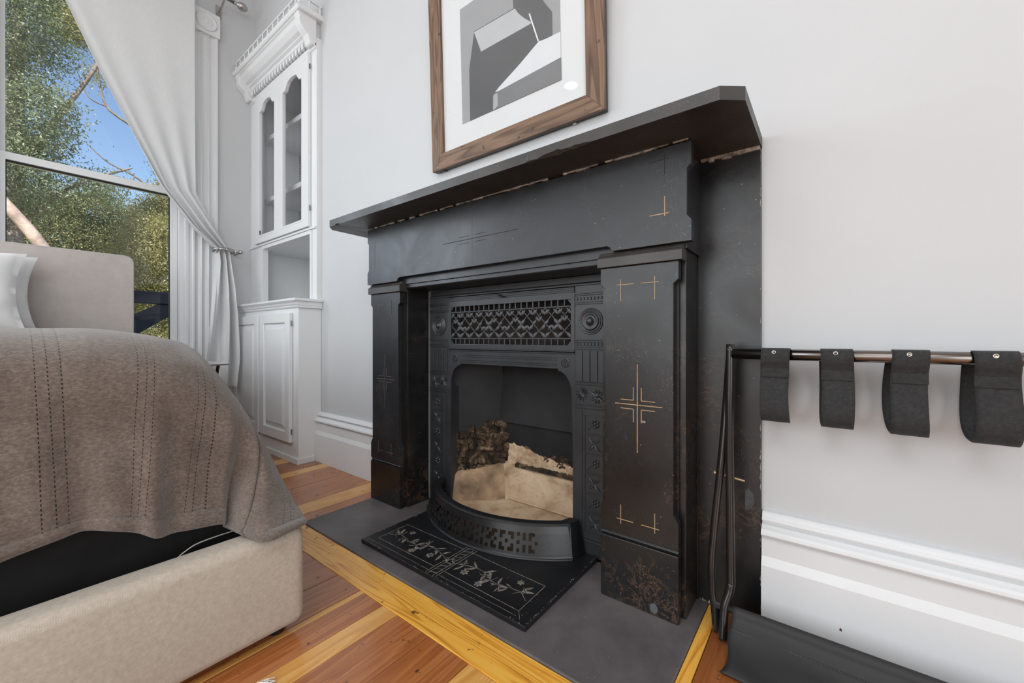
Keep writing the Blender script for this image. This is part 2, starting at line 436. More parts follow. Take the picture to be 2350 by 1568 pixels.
class MB:
    def __init__(self):
        self.v = []; self.f = []; self.mi = []
    def add(self, vs, fs, mi=0):
        o = len(self.v)
        self.v += [tuple(p) for p in vs]
        self.f += [tuple(i + o for i in f) for f in fs]
        self.mi += [mi] * len(fs)
        return self
    def box(self, x0, x1, y0, y1, z0, z1, mi=0):
        vs = [(x, y, z) for x in (x0, x1) for y in (y0, y1) for z in (z0, z1)]
        fs = [(0, 1, 3, 2), (4, 6, 7, 5), (0, 4, 5, 1), (2, 3, 7, 6), (0, 2, 6, 4), (1, 5, 7, 3)]
        return self.add(vs, fs, mi)
    def prism(self, poly, axis, lo, hi, mi=0):
        """poly: 2D points in the two other axes (in order x,y,z without `axis`)"""
        n = len(poly)
        def P(a, b, t):
            if axis == 0: return (t, a, b)
            if axis == 1: return (a, t, b)
            return (a, b, t)
        vs = [P(a, b, lo) for a, b in poly] + [P(a, b, hi) for a, b in poly]
        fs = [tuple(range(n)), tuple(range(2 * n - 1, n - 1, -1))]
        fs += [(i, i + n, (i + 1) % n + n, (i + 1) % n) for i in range(n)]
        return self.add(vs, fs, mi)
    def tube(self, pts, r, n=10, mi=0, caps=True):
        pts = [Vector(p) for p in pts]
        rs = r if isinstance(r, (list, tuple)) else [r] * len(pts)
        vs = []; fs = []
        up = None
        for i, p in enumerate(pts):
            t = (pts[min(i + 1, len(pts) - 1)] - pts[max(i - 1, 0)]).normalized()
            if up is None:
                up = Vector((0, 0, 1)) if abs(t.z) < 0.9 else Vector((1, 0, 0))
            a = t.cross(up).normalized()
            b = a.cross(t).normalized()
            up = b
            for k in range(n):
                q = 2 * PI * k / n
                vs.append(p + a * math.cos(q) * rs[i] + b * math.sin(q) * rs[i])
        for i in range(len(pts) - 1):
            for k in range(n):
                fs.append((i * n + k, i * n + (k + 1) % n, (i + 1) * n + (k + 1) % n, (i + 1) * n + k))
        if caps:
            fs.append(tuple(range(n - 1, -1, -1)))
            fs.append(tuple((len(pts) - 1) * n + k for k in range(n)))
        return self.add(vs, fs, mi)
    def lathe(self, prof, c, axis='z', n=24, mi=0):
        """prof: (radius, height along axis) points"""
        vs = []; fs = []
        for r, h in prof:
            for k in range(n):
                q = 2 * PI * k / n
                a, b = r * math.cos(q), r * math.sin(q)
                if axis == 'z': p = (c[0] + a, c[1] + b, c[2] + h)
                elif axis == '-y': p = (c[0] + a, c[1] - h, c[2] + b)
                elif axis == 'x': p = (c[0] + h, c[1] + a, c[2] + b)
                else: p = (c[0] + a, c[1] + h, c[2] + b)
                vs.append(p)
        m = len(prof)
        for i in range(m - 1):
            for k in range(n):
                fs.append((i * n + k, i * n + (k + 1) % n, (i + 1) * n + (k + 1) % n, (i + 1) * n + k))
        fs.append(tuple(range(n - 1, -1, -1)))
        fs.append(tuple((m - 1) * n + k for k in range(n)))
        return self.add(vs, fs, mi)
    def grid(self, rows, mi=0, closed=False):
        """rows: list of equally long lists of points"""
        nr, nc = len(rows), len(rows[0])
        vs = [p for r in rows for p in r]
        fs = []
        for i in range(nr - 1):
            for j in range(nc - (0 if closed else 1)):
                k = (j + 1) % nc
                fs.append((i * nc + j, i * nc + k, (i + 1) * nc + k, (i + 1) * nc + j))
        return self.add(vs, fs, mi)
    def plate(self, outer, holes, y0, y1, mi=0, axis=1):
        """flat plate with holes, 2D in (x,z), thickness y0..y1 (or in (x,y) with axis=2)"""
        bm = bmesh.new()
        loops = [outer] + list(holes)
        edges = []
        for lp in loops:
            vv = [bm.verts.new((a, b, 0)) for a, b in lp]
            for i in range(len(vv)):
                edges.append(bm.edges.new((vv[i], vv[(i + 1) % len(vv)])))
        bmesh.ops.triangle_fill(bm, use_beauty=True, use_dissolve=False, edges=edges)
        bm.verts.index_update()
        pts = [(v.co.x, v.co.y) for v in bm.verts]
        tris = [[v.index for v in f.verts] for f in bm.faces]
        bm.free()
        n = len(pts)
        def P(p, t):
            return (p[0], t, p[1]) if axis == 1 else (p[0], p[1], t)
        vs = [P(p, y0) for p in pts] + [P(p, y1) for p in pts]
        fs = [tuple(t) for t in tris] + [tuple(i + n for i in reversed(t)) for t in tris]
        o = 0
        for lp in loops:
            k = len(lp)
            for i in range(k):
                a, b = o + i, o + (i + 1) % k
                fs.append((a, b, b + n, a + n))
            o += k
        return self.add(vs, fs, mi)
    def build(self, name, mats, parent=None, bevel=0, seg=2, smooth=False, solid=0, subsurf=0, uv=None, recalc=True):
        org = ORG.get(parent.name, Vector((0, 0, 0))) if parent else Vector((0, 0, 0))
        me = bpy.data.meshes.new(name)
        me.from_pydata([(p[0] - org.x, p[1] - org.y, p[2] - org.z) for p in self.v], [], self.f)
        if not isinstance(mats, (list, tuple)):
            mats = [mats]
        for m in mats:
            me.materials.append(m)
        me.polygons.foreach_set('material_index', self.mi)
        if recalc:
            bm = bmesh.new(); bm.from_mesh(me)
            bmesh.ops.recalc_face_normals(bm, faces=bm.faces)
            bm.to_mesh(me); bm.free()
        if uv:
            l = me.uv_layers.new(name='uv')
            for lp in me.loops:
                l.data[lp.index].uv = uv[lp.vertex_index]
        if smooth:
            me.polygons.foreach_set('use_smooth', [True] * len(me.polygons))
        o = bpy.data.objects.new(name, me)
        COL.objects.link(o)
        if parent:
            o.parent = parent
            ORG[o.name] = org
        else:
            ORG[o.name] = Vector((0, 0, 0))
        if solid:
            md = o.modifiers.new('solid', 'SOLIDIFY'); md.thickness = solid; md.offset = 0
        if subsurf:
            md = o.modifiers.new('sub', 'SUBSURF'); md.levels = subsurf; md.render_levels = subsurf
        if bevel:
            md = o.modifiers.new('bevel', 'BEVEL'); md.width = bevel; md.segments = seg
            md.limit_method = 'ANGLE'; md.angle_limit = math.radians(40)
        if smooth == 'auto':
            pass
        return o

def thing(name, loc, label, cat, group=None, kind=None):
    o = bpy.data.objects.new(name, None)
    o.empty_display_size = 0.05
    COL.objects.link(o)
    o.location = loc
    ORG[o.name] = Vector(loc)
    return tag(o, label, cat, group, kind)

def tag(o, label=None, cat=None, group=None, kind=None):
    if label: o['label'] = label
    if cat: o['category'] = cat
    if group: o['group'] = group
    if kind: o['kind'] = kind
    return o

def struct(name, mb, mat, label=None, **kw):
    o = mb.build(name, mat, None, **kw)
    o['kind'] = 'structure'
    if label: o['label'] = label
    return o

def copy_part(src, parent, off, rotz=0.0):
    c = src.copy()
    COL.objects.link(c)
    c.parent = parent
    c.location = Vector(src.location) + Vector(off)
    return c

def cr_(p0, p1, p2, p3, t):
    return 0.5 * ((2 * p1) + (-p0 + p2) * t + (2 * p0 - 5 * p1 + 4 * p2 - p3) * t * t + (-p0 + 3 * p1 - 3 * p2 + p3) * t ** 3)
def resample(pts, n):
    pts = [np.array(p, float) for p in pts]
    out = []
    m = len(pts) - 1
    for k in range(n + 1):
        f = k / n * m
        i = min(int(f), m - 1); t = f - i
        out.append(cr_(pts[max(i - 1, 0)], pts[i], pts[i + 1], pts[min(i + 2, m)], t))
    return out
resample_ = resample

def arcpts(cx, cy, r, a0, a1, n, ry=None):
    ry = r if ry is None else ry
    return [(cx + r * math.cos(a0 + (a1 - a0) * i / n), cy + ry * math.sin(a0 + (a1 - a0) * i / n)) for i in range(n + 1)]

# ================================================================== ROOM
WY = 1.175          # face of the fireplace wall
WX = -3.25          # face of the window wall
CZ = 3.40
wb_ = MB()
wb_.box(-3.45, -3.215, WY, 1.75, 0, CZ)
wb_.box(-3.215, -2.335, WY, 1.75, 0, 0.90)
wb_.box(-3.215, -2.335, WY, 1.75, 2.42, CZ)
wb_.box(-3.215, -2.335, 1.56, 1.75, 0.90, 2.42)
wb_.box(-2.335, -1.30, WY, 1.75, 0, CZ)
wb_.box(-1.30, -0.55, WY, 1.75, 0.92, CZ)
wb_.box(-1.30, -0.55, 1.62, 1.75, 0, 0.92)
wb_.box(-0.55, 2.65, WY, 1.75, 0, CZ)
struct('wall_back', wb_, M['wall'])
wl = MB()
wy0, wy1, wz0, wz1 = 0.0, 0.765, 0.64, 2.72       # window_1 opening
vy0, vy1 = -1.12, -0.10                            # window_2 opening (outside the frame)
wl.box(-3.45, WX, wy1, 1.75, 0, CZ)
wl.box(-3.45, WX, vy1, wy0, 0, CZ)
wl.box(-3.45, WX, -3.2, vy0, 0, CZ)
for a, b in ((wy0, wy1), (vy0, vy1)):
    wl.box(-3.45, WX, a, b, 0, wz0)
    wl.box(-3.45, WX, a, b, wz1, CZ)
struct('wall_left', wl, M['wall'])
struct('wall_front', MB().box(-3.45, 2.65, -3.35, -3.2, 0, CZ), M['wall'])
struct('wall_right', MB().box(2.6, 2.75, -3.35, 1.75, 0, CZ), M['wall'])
struct('ceiling', MB().box(-3.45, 2.75, -3.35, 1.75, CZ, CZ + 0.15), M['ceiling'])

# ---- floor: a dark bed with every board its own object; boards run towards the fireplace wall
floor = struct('floor', MB().box(-3.45, 2.75, -3.35, 1.75, -0.05, -0.012), M['subfloor'])
seams = [(-3.25, 'plank_red'), (-3.12, 'plank_yellow'), (-3.05, 'plank_red'), (-2.93, 'plank_orange'), (-2.80, 'plank_orange'), (-2.628, 'plank_dark'),
         (-2.487, 'plank_yellow'), (-2.395, 'plank_dark'), (-2.218, 'plank_yellow'), (-2.141, 'plank_red'),
         (-1.955, 'plank_red'), (-1.744, 'plank_yellow'), (-1.665, 'plank_yellow'), (-1.640, 'plank_red'), (-1.50, 'plank_red'), (-1.36, 'plank_red'),
         (-1.140, 'plank_red'), (-1.022, 'plank_yellow'), (-1.003, 'plank_red'), (-0.918, 'plank_yellow'),
         (-0.857, 'plank_red'), (-0.737, 'plank_red'), (-0.608, 'plank_yellow'), (-0.50, 'plank_red'),
         (-0.36, 'plank_orange'), (-0.22, 'plank_dark')]
x = -0.06
cyc = ['plank_red', 'plank_yellow', 'plank_dark', 'plank_orange', 'plank_red', 'plank_yellow']
k = 0
while x < 2.6:
    seams.append((x, cyc[k % 6])); x += (0.13, 0.07, 0.16, 0.12)[k % 4]; k += 1
seams.append((2.6, None))
HX0, HX1, HY0 = -1.562, -0.244, 0.726      # hearth slab edges
BW = 0.094                                   # front border board
for (a, mn), (b, _) in zip(seams[:-1], seams[1:]):
    g = 0.0007
    top = 1.175
    if a > HX0 - 0.02 and b < HX1 + 0.028 + 0.01:
        top = HY0 - BW
    elif a < HX0 + 0.05 and b > HX0 and a > -1.7:
        top = 1.175
    if a > HX1 - 0.02 and a < -0.2:
        top = 1.175
    aa, bb = a + g, b - g
    if top > 1.0 and aa < HX0 and bb > HX0 + 0.001:
        bb = HX0 - g
    if top > 1.0 and aa < HX1 + 0.028 and bb > HX1 + 0.028 and a > -0.5:
        # board under the right border: keep it in front of the border only
        MB().box(aa, HX1 + 0.028 - g, -3.2, HY0 - BW, -0.012, 0.0).build('plank', M[mn], floor, bevel=0.0008, seg=1)
        aa = HX1 + 0.028 + g
    if a < HX0 < b:
        MB().box(HX0 + g, b - g, -3.2, HY0 - BW, -0.012, 0.0).build('plank', M[mn], floor, bevel=0.0008, seg=1)
    if top > 1.0:
        # two lengths with a butt joint somewhere
        j = -1.6 + 1.3 * ((a * 37.7) % 1.0)
        MB().box(aa, bb, -3.2, j, -0.012, 0.0).build('plank', M[mn], floor, bevel=0.0008, seg=1)
        MB().box(aa, bb, j + 0.001, top, -0.012, 0.0).build('plank', M[mn], floor, bevel=0.0008, seg=1)
    else:
        MB().box(aa, bb, -3.2, top - g, -0.012, 0.0).build('plank', M[mn], floor, bevel=0.0008, seg=1)
MB().box(HX0 + 0.001, HX1 + 0.027, HY0 - BW, HY0 - 0.001, -0.012, 0.0012).build('border_board', M['border_x'], floor, bevel=0.001, seg=1)
MB().box(HX1 + 0.001, HX1 + 0.027, HY0, 1.158, -0.012, 0.0012).build('border_board', M['border_y'], floor, bevel=0.001, seg=1)

# ---- baseboards (moulded): profile in (y,z)
bprof = [(WY, 0), (1.136, 0), (1.136, 0.155), (1.145, 0.175), (1.145, 0.223), (1.140, 0.2235), (1.135, 0.2255), (1.1325, 0.230), (1.1335, 0.236), (1.138, 0.241),
         (1.145, 0.245), (1.150, 0.249), (1.160, 0.2505), (1.160, 0.2555), (1.1515, 0.2565), (1.151, 0.262), (1.155, 0.266), (1.160, 0.272), (1.164, 0.276), (WY, 0.277)]
bpd = {}
def baseboard(name, x0, x1):
    bpd[name] = struct(name, MB().prism(bprof, 0, x0, x1), M['trim'], bevel=0.0015, seg=2)
baseboard('baseboard_left', -2.301, -1.722)
baseboard('baseboard_right', -0.124, 2.6)

MB().prism([(0.0225, 0.0645), (0.0240, 0.0622), (0.0275, 0.0620), (0.0270, 0.0655), (0.0250, 0.0685)], 1, 1.1352, 1.1362).build('paint_chip', plain('brown_chip', (0.10, 0.03, 0.02), 0.7), bpd['baseboard_right'])

# ---- window_1: sashes, rails and panes
win = tag(MB().plate([(wy0 - 0, wz0), (wy1, wz0), (wy1, wz1), (wy0, wz1)], [[(wy0 + 0.02, wz0 + 0.02), (wy1 - 0.022, wz0 + 0.02), (wy1 - 0.022, wz1 - 0.02), (wy0 + 0.02, wz1 - 0.02)]], 0, 1).build('window_1', M['trim']), 'tall white sash window with trees behind it, left of the tied curtain')
# rebuild geometry turned into the wall plane
def yz_plate(outer, holes, x0, x1, mi=0, mb=None):
    t = MB(); t.plate(outer, holes, x0, x1)
    mb = mb or MB()
    mb.add([(p[1], p[0], p[2]) for p in t.v], t.f, mi)
    return mb
def set_mesh(o, mb):
    old = o.data
    me = bpy.data.meshes.new(o.name); me.from_pydata(mb.v, [], mb.f)
    for m in old.materials: me.materials.append(m)
    bm = bmesh.new(); bm.from_mesh(me); bmesh.ops.recalc_face_normals(bm, faces=bm.faces); bm.to_mesh(me); bm.free()
    o.data = me
R4 = lambda a, b, c, d: [(a, c), (b, c), (b, d), (a, d)]
set_mesh(win, yz_plate(R4(wy0, wy1, wz0, wz1), [R4(wy0 + 0.012, wy1 - 0.022, wz0 + 0.012, wz1 - 0.02)], -3.44, -3.252))
win['kind'] = 'structure'
yz_plate(R4(0.013, 0.742, 1.613, 2.695), [R4(0.051, 0.707, 1.652, 2.64)], -3.375, -3.335).build('upper_sash', M['trim'], win, bevel=0.002)
yz_plate(R4(0.013, 0.742, 0.653, 1.652), [R4(0.051, 0.707, 0.690, 1.613)], -3.334, -3.300).build('lower_sash', M['trim'], win, bevel=0.002)
yz_plate(R4(0.0512, 0.7068, 0.6902, 1.6128), [R4(0.0545, 0.7035, 0.6935, 1.607)], -3.332, -3.312).build('gasket', M['iron_dark'], win)
MB().box(-3.326, -3.322, 0.051, 0.707, 0.69, 1.613).build('pane', M['glass'], win)
MB().box(-3.358, -3.354, 0.051, 0.707, 1.652, 2.64).build('pane', M['glass'], win)
win2 = struct('window_2', yz_plate(R4(vy0, vy1, wz0, wz1), [R4(vy0 + 0.05, vy1 - 0.05, wz0 + 0.05, 1.61), R4(vy0 + 0.05, vy1 - 0.05, 1.65, wz1 - 0.05)], -3.36, -3.31), M['trim'])
MB().box(-3.338, -3.334, vy0 + 0.05, vy1 - 0.05, wz0 + 0.05, wz1 - 0.05).build('pane', M['glass'], win2)
# casing with flutes, sill and corner block
cas = MB()
def fluted(mb, y0, y1, z0, z1, x=WX):
    w = y1 - y0
    prof = [(x, y0), (x + 0.018, y0), (x + 0.024, y0 + 0.006)]
    n = 3
    fw = (w - 0.03) / n
    for i in range(n):
        a = y0 + 0.015 + i * fw
        prof += [(x + 0.024, a), (x + 0.013, a + fw * 0.22), (x + 0.010, a + fw * 0.5), (x + 0.013, a + fw * 0.78), (x + 0.024, a + fw)]
    prof += [(x + 0.024, y1 - 0.006), (x + 0.018, y1), (x, y1)]
    mb.prism(prof, 2, z0, z1)
fluted(cas, 0.80, 0.945, 0.17, 2.705)
cas.box(WX, WX + 0.030, 0.795, 0.95, 0.0, 0.17)
cas.prism([(WX, 0.765), (WX + 0.016, 0.768), (WX + 0.016, 0.785), (WX + 0.010, 0.79), (WX + 0.010, 0.80), (WX, 0.80)], 2, 0.0, 2.705)
trim1 = struct('trim_1', cas, M['trim'], 'white fluted window casing beside the curtain', bevel=0.001)
cas2 = MB(); fluted(cas2, -0.10, 0.0, 0.17, 2.705); struct('trim_2', cas2, M['trim'], bevel=0.001)
hd = MB().box(WX, WX + 0.022, -0.10, 0.80, 2.715, 2.84).box(WX, WX + 0.035, -0.12, 0.80, 2.84, 2.86)
struct('trim_3', hd, M['trim'], 'white flat window head casing', bevel=0.002)
blk = MB().box(WX, WX + 0.034, 0.80, 0.952, 2.705, 2.855)
b4 = struct('trim_4', blk, M['trim'], 'square white corner block with a turned rosette', bevel=0.003)
MB().lathe([(0.058, 0.0), (0.058, 0.006), (0.050, 0.009), (0.044, 0.003), (0.034, 0.002), (0.028, 0.008), (0.022, 0.009), (0.016, 0.004), (0.010, 0.010), (0.004, 0.013)],
           (WX + 0.033, 0.876, 2.78), 'x', 28).build('rosette', M['trim'], b4, smooth=True)
struct('trim_5', MB().box(WX, WX + 0.05, -0.14, 0.80, 0.605, 0.64).box(WX, WX + 0.02, -0.10, 0.80, 0.50, 0.605), M['trim'], 'white window stool and apron', bevel=0.003)

# ================================================================== HEARTH
hearth = MB().box(HX0, HX1, HY0, 1.159, -0.011, 0.006).build('hearth_slab', M['hearth'], bevel=0.003)
tag(hearth, 'dusty dark slate hearth slab set into the timber floor', 'hearth')

# ================================================================== FIREPLACE SURROUND
fp = thing('fireplace_surround', (-0.915, 1.10, 0.006), 'black slate fireplace surround with gilt incised lines and chipped mantel shelf', 'fireplace')
H0 = 0.006
# mantel shelf, chipped along the lower front edge
poly = [(-1.66, 0.882), (-0.166, 0.882), (-0.126, 0.915), (-0.125, WY), (-1.705, WY), (-1.70, 0.915)]
sh = MB()
nx = 120
top = []; bot = []
xs = [-1.66 + (1.494) * i / nx for i in range(nx + 1)]
def chip(x):
    c = 0.0
    for cx_, w_, d_ in ((-0.55, 0.055, 0.010), (-0.48, 0.04, 0.006), (-0.62, 0.02, 0.004), (-1.60, 0.02, 0.007)):
        t = abs(x - cx_) / w_
        if t < 1: c = max(c, d_ * (1 - t * t) * (0.75 + 0.5 * noise.noise((x * 60, 0, 0))))
    return c
ft = [(x, 0.882, 1.1975) for x in xs]; fb = [(x, 0.882, 1.170 + chip(x)) for x in xs]; fu = [(x, 0.882 + 1.6 * chip(x), 1.170) for x in xs]
sh.grid([ft, fb, fu])
rt = [(-0.126, 0.915), (-0.125, WY)]; lt = [(-1.705, WY), (-1.70, 0.915)]
n1 = len(ft)
topv = ft + [(a, b, 1.1975) for a, b in rt + lt]
sh.add(topv, [tuple(range(len(topv)))])
botv = fu + [(a, b, 1.170) for a, b in rt + lt]
sh.add(botv, [tuple(reversed(range(len(botv))))])
loop = [(xs[-1], 0.882)] + rt + lt + [(xs[0], 0.882)]
for (a, b), (c, d) in zip(loop[:-1], loop[1:]):
    sh.add([(a, b, 1.170), (c, d, 1.170), (c, d, 1.1975), (a, b, 1.1975)], [(0, 1, 2, 3)])
shelf = sh.build('mantel_shelf', M['slate_top'], fp)
tag(shelf, 'chipped black mantel shelf with clipped corners')
bmx = bmesh.new(); bmx.from_mesh(shelf.data); bmesh.ops.remove_doubles(bmx, verts=bmx.verts, dist=1e-5); bmesh.ops.recalc_face_normals(bmx, faces=bmx.faces); bmx.to_mesh(shelf.data); bmx.free()
# frieze with stopped-chamfer outline
fx0, fx1 = -1.579, -0.250
fr = [(fx0, 0.930), (-1.372, 0.930), (-1.366, 0.940), (-1.355, 0.944), (-0.463, 0.944), (-0.455, 0.940), (-0.449, 0.930), (fx1, 0.930), (fx1, 0.981),
      (fx1 - 0.010, 0.992), (fx1 - 0.010, 1.103), (fx1, 1.114), (fx1, 1.166), (fx0, 1.166), (fx0, 1.114), (fx0 + 0.009, 1.103), (fx0 + 0.009, 0.992), (fx0, 0.981)]
frieze = MB().plate(fr, [], 1.010, 1.034).build('frieze', M['slate'], fp, bevel=0.0015, seg=2)
MB().box(-1.567, -0.266, 1.034, 1.159, 0.918, 1.170).build('frieze_core', M['slate'], fp, bevel=0.001)
# crumbling mortar under the shelf
mo = MB()
rs = random.Random(3)
x = -1.57
while x < -0.256:
    w = rs.uniform(0.006, 0.035)
    h = rs.uniform(0.001, 0.0045)
    if rs.random() < 0.86:
        mo.prism([(1.006 - rs.uniform(0, .003), 1.170), (1.005, 1.170 - h), (1.0098, 1.1695 - h)], 0, x, min(x + w, -0.256))
    x += w
x = -0.262
while x < -0.13:
    w = rs.uniform(0.004, 0.02); h = rs.uniform(0.002, 0.012)
    mo.prism([(1.150, 1.170), (1.156, 1.170 - h), (1.1595, 1.169 - h)], 0, x, min(x + w, -0.127)); x += w
tag(mo.build('mortar_crumbs', M['mortar'], fp), 'pale crumbling mortar under the shelf', kind='stuff')
# slips against the wall
for a, b in ((-1.72, -1.560), (-0.2715, -0.126)):
    MB().box(a, b, 1.160, WY - 0.0005, H0 if a < -1 else 0.001, 1.1695).build('slip', M['slate_brown'] if a > -1 else M['slate'], fp, bevel=0.0015)
# lintel moulding between the pilasters
lp = [(1.159, 0.903), (1.048, 0.903), (1.040, 0.908), (1.040, 0.922), (1.046, 0.930), (1.046, 0.9175), (1.159, 0.9175)]
MB().prism([(1.159, 0.900), (1.044, 0.900), (1.040, 0.904), (1.040, 0.918), (1.044, 0.924), (1.050, 0.926), (1.050, 0.9295), (1.159, 0.9295)], 0, -1.353, -0.495).build('lintel_moulding', M['slate'], fp, bevel=0.001)

class Lines(list):
    def build(self, name, mat, parent):
        for m in self:
            m.build(name, mat, parent)
def line(mb, p, q, w, y, mi=0):
    if isinstance(mb, Lines):
        m = MB(); line(m, p, q, w, y - 0.00006 * len(mb)); mb.append(m); return
    (x0, z0), (x1, z1) = p, q
    dx, dz = x1 - x0, z1 - z0
    l = math.hypot(dx, dz)
    nx_, nz_ = -dz / l * w / 2, dx / l * w / 2
    mb.prism([(x0 + nx_, z0 + nz_), (x1 + nx_, z1 + nz_), (x1 - nx_, z1 - nz_), (x0 - nx_, z0 - nz_)], 1, y - 0.0003, y + 0.0008, mi)

def pilaster(x0, x1, bx0, bx1, lmat, right):
    o = MB()
    n = 0.012
    out = [(x0, H0), (x1, H0), (x1, 0.171), (x1 - 0.004, 0.174), (x1 - 0.004, 0.180), (x1, 0.183), (x1, 0.247), (x1 - n, 0.268), (x1 - n, 0.832), (x1, 0.843), (x1, 0.888),
           (x0, 0.888), (x0, 0.843), (x0 + n, 0.832), (x0 + n, 0.268), (x0, 0.247), (x0, 0.183), (x0 + 0.004, 0.180), (x0 + 0.004, 0.174), (x0, 0.171)]
    # slab in two heights so that the groove is real
    lo = [(x0, H0), (x1, H0), (x1, 0.171), (x0, 0.171)]
    up = [(x0, 0.183)] + [(x1, 0.183)] + out[6:16]
    o.plate(up, [], 1.018, 1.040)
    p = o.build('pilaster', M['slate_brown'] if right else M['slate'], fp, bevel=0.0015, seg=2)
    tag(p, 'right pilaster slab with bright gilt cross' if right else 'left pilaster slab with dull incised cross')
    MB().plate(lo, [], 1.017, 1.040).build('plinth', M['slate_brown'], p, bevel=0.002, seg=2)
    MB().prism([(1.040, 0.171), (1.024, 0.171), (1.0225, 0.174), (1.020, 0.177), (1.0225, 0.180), (1.024, 0.183), (1.040, 0.183)], 0, x0 + 0.001, x1 - 0.001).build('groove_bead', M['slate'], p)
    MB().box(x0 + 0.006, x1 - 0.006, 1.040, 1.050, H0, 0.888).build('recess', M['slate_brown'], p)
    MB().box(bx0, bx1, 1.050, 1.159, H0, 0.9295).build('pier', M['slate_brown'], p, bevel=0.0015)
    # cap with hollow top edge
    c0, c1 = (x0 - 0.006, x1 + 0.010)
    MB().prism([(1.050, 0.888), (1.008, 0.888), (1.008, 0.912), (1.011, 0.916), (1.018, 0.920), (1.024, 0.9295), (1.050, 0.9295)], 0, c0, c1).build('cap', M['slate_top'], p, bevel=0.0012)
    c = (x0 + x1) / 2
    y = 1.018
    g = Lines(); w = 0.0020
    # central cross, measured from the slab centre line
    for a, b in (((-0.0, 0.632), (-0.0, 0.405)), ((-0.060, 0.528), (0.063, 0.528)),):
        line(g, (c + a[0], a[1]), (c + b[0], b[1]), w * 1.15, y)
    for sx in (-1, 1):
        for sz in (-1, 1):
            line(g, (c + sx * 0.0105, 0.528 + sz * 0.0115), (c + sx * 0.0105, 0.528 + sz * 0.045), w, y)
            line(g, (c + sx * 0.0105, 0.528 + sz * 0.0115), (c + sx * 0.045, 0.528 + sz * 0.0115), w, y)
    for sx in (-1, 1):
        cx2 = c + sx * 0.0445
        line(g, (cx2, 0.855), (cx2, 0.797), w, y)
        line(g, (cx2 + sx * 0.011, 0.840), (cx2 - sx * 0.036, 0.840), w * 0.8, y)
        line(g, (cx2, 0.262), (cx2, 0.212), w, y)
        line(g, (cx2 + sx * 0.011, 0.224), (cx2 - sx * 0.034, 0.224), w, y)
    g.build('inlay_line', lmat, p)
    return p
pr = pilaster(-0.484, -0.281, -0.493, -0.272, M['gold'], True)
pl_ = pilaster(-1.566, -1.363, -1.567, -1.353, M['dull_line'], False)
MB().prism([(-0.3665 + 0.0060 * math.cos(t), 0.487 + 0.0028 * math.sin(t)) for t in [i * PI / 6 for i in range(12)]], 1, 1.0168, 1.0185).build('paint_blob', M['engrave'], pr)
MB().prism([(-0.340 + 0.010 * math.cos(t), 0.024 + 0.013 * math.sin(t) * (1 if math.sin(t) > 0 else 0.9)) for t in [i * PI / 8 for i in range(16)]], 1, 1.0160, 1.0175).build('patch', plain('grey_patch', (0.10, 0.11, 0.12), 0.6), pr)
# incised lines on the frieze
g = Lines(); yf = 1.010
line(g, (-0.3115, 0.998), (-0.3115, 1.047), 0.0022, yf); line(g, (-0.3485, 1.0045), (-0.302, 1.0045), 0.0022, yf)
g.build('inlay_line', M['gold'], frieze)
g = Lines()
line(g, (-0.3115, 1.148), (-0.3115, 1.098), 0.0016, yf); line(g, (-0.350, 1.137), (-0.302, 1.137), 0.0014, yf)
c = -0.93
line(g, (-1.10, 1.040), (-0.76, 1.040), 0.0018, yf)
for sx in (-1, 1):
    for sz in (-1, 1):
        line(g, (-0.955 + sx * 0.014, 1.040 + sz * 0.012), (-0.955 + sx * 0.06, 1.040 + sz * 0.012), 0.0013, yf)
g.build('inlay_line', M['dark_line'], frieze)
g = Lines()
line(g, (-0.955, 0.958), (-0.955, 1.125), 0.0010, yf)
line(g, (-1.535, 1.105), (-1.50, 1.105), 0.0010, yf); line(g, (-1.523, 0.99), (-1.523, 1.115), 0.0008, yf)
g.build('inlay_line', M['dull_line'], frieze)

rsf = random.Random(21)
fk = MB()
z_ = 0.02
while z_ < 1.15:
    h_ = rsf.uniform(0.004, 0.03)
    if rsf.random() < (0.5 if z_ < 0.5 else 0.2):
        fk.prism([(-0.1265, z_), (-0.1265 - rsf.uniform(0.0008, 0.003), z_ + h_ * 0.4), (-0.1265, z_ + h_)], 1, 1.1592, 1.1602)
    z_ += h_
for i in range(26):
    a_ = -0.268 + 0.14 * i / 26
    if rsf.random() < 0.7:
        fk.prism([(a_, 0.002), (a_ + rsf.uniform(.004, .010), 0.002), (a_ + 0.004, rsf.uniform(0.006, 0.016))], 1, 1.1585, 1.1602)
tag(fk.build('flaking_filler', M['mortar'], fp), kind='stuff')
MB().prism([(-0.148 + 0.0, 0.275), (-0.140, 0.290), (-0.143, 0.315), (-0.152, 0.325), (-0.160, 0.318), (-0.160, 0.270)], 1, 1.1588, 1.1602).build('whitish_smear', plain('grey_smear', (0.075, 0.077, 0.080), 0.7, var=0.5, scale=30), fp)

# ================================================================== CAST IRON INSERT
IY = 1.160
ins = thing('fireplace_insert', (-0.936, 1.16, 0.006), 'cast iron fireplace insert with pierced leaf grille and roundels', 'fireplace insert')
gx0, gx1 = -1.228, -0.642
gc = (gx0 + gx1) / 2
# hood plate round the fire opening
hood = [(gx0, 0.330), (gx0 + 0.008, 0.330), (gx0 + 0.012, 0.50), (gx0 + 0.013, 0.53), (gx0 + 0.020, 0.555), (gx0 + 0.034, 0.576), (gx0 + 0.052, 0.588), (gx0 + 0.064, 0.590), (gx0 + 0.064, 0.597)]
hood = hood + [(gx0 + gx1 - a, b) for a, b in reversed(hood)] + [(gx1, 0.652), (gx0, 0.652)]
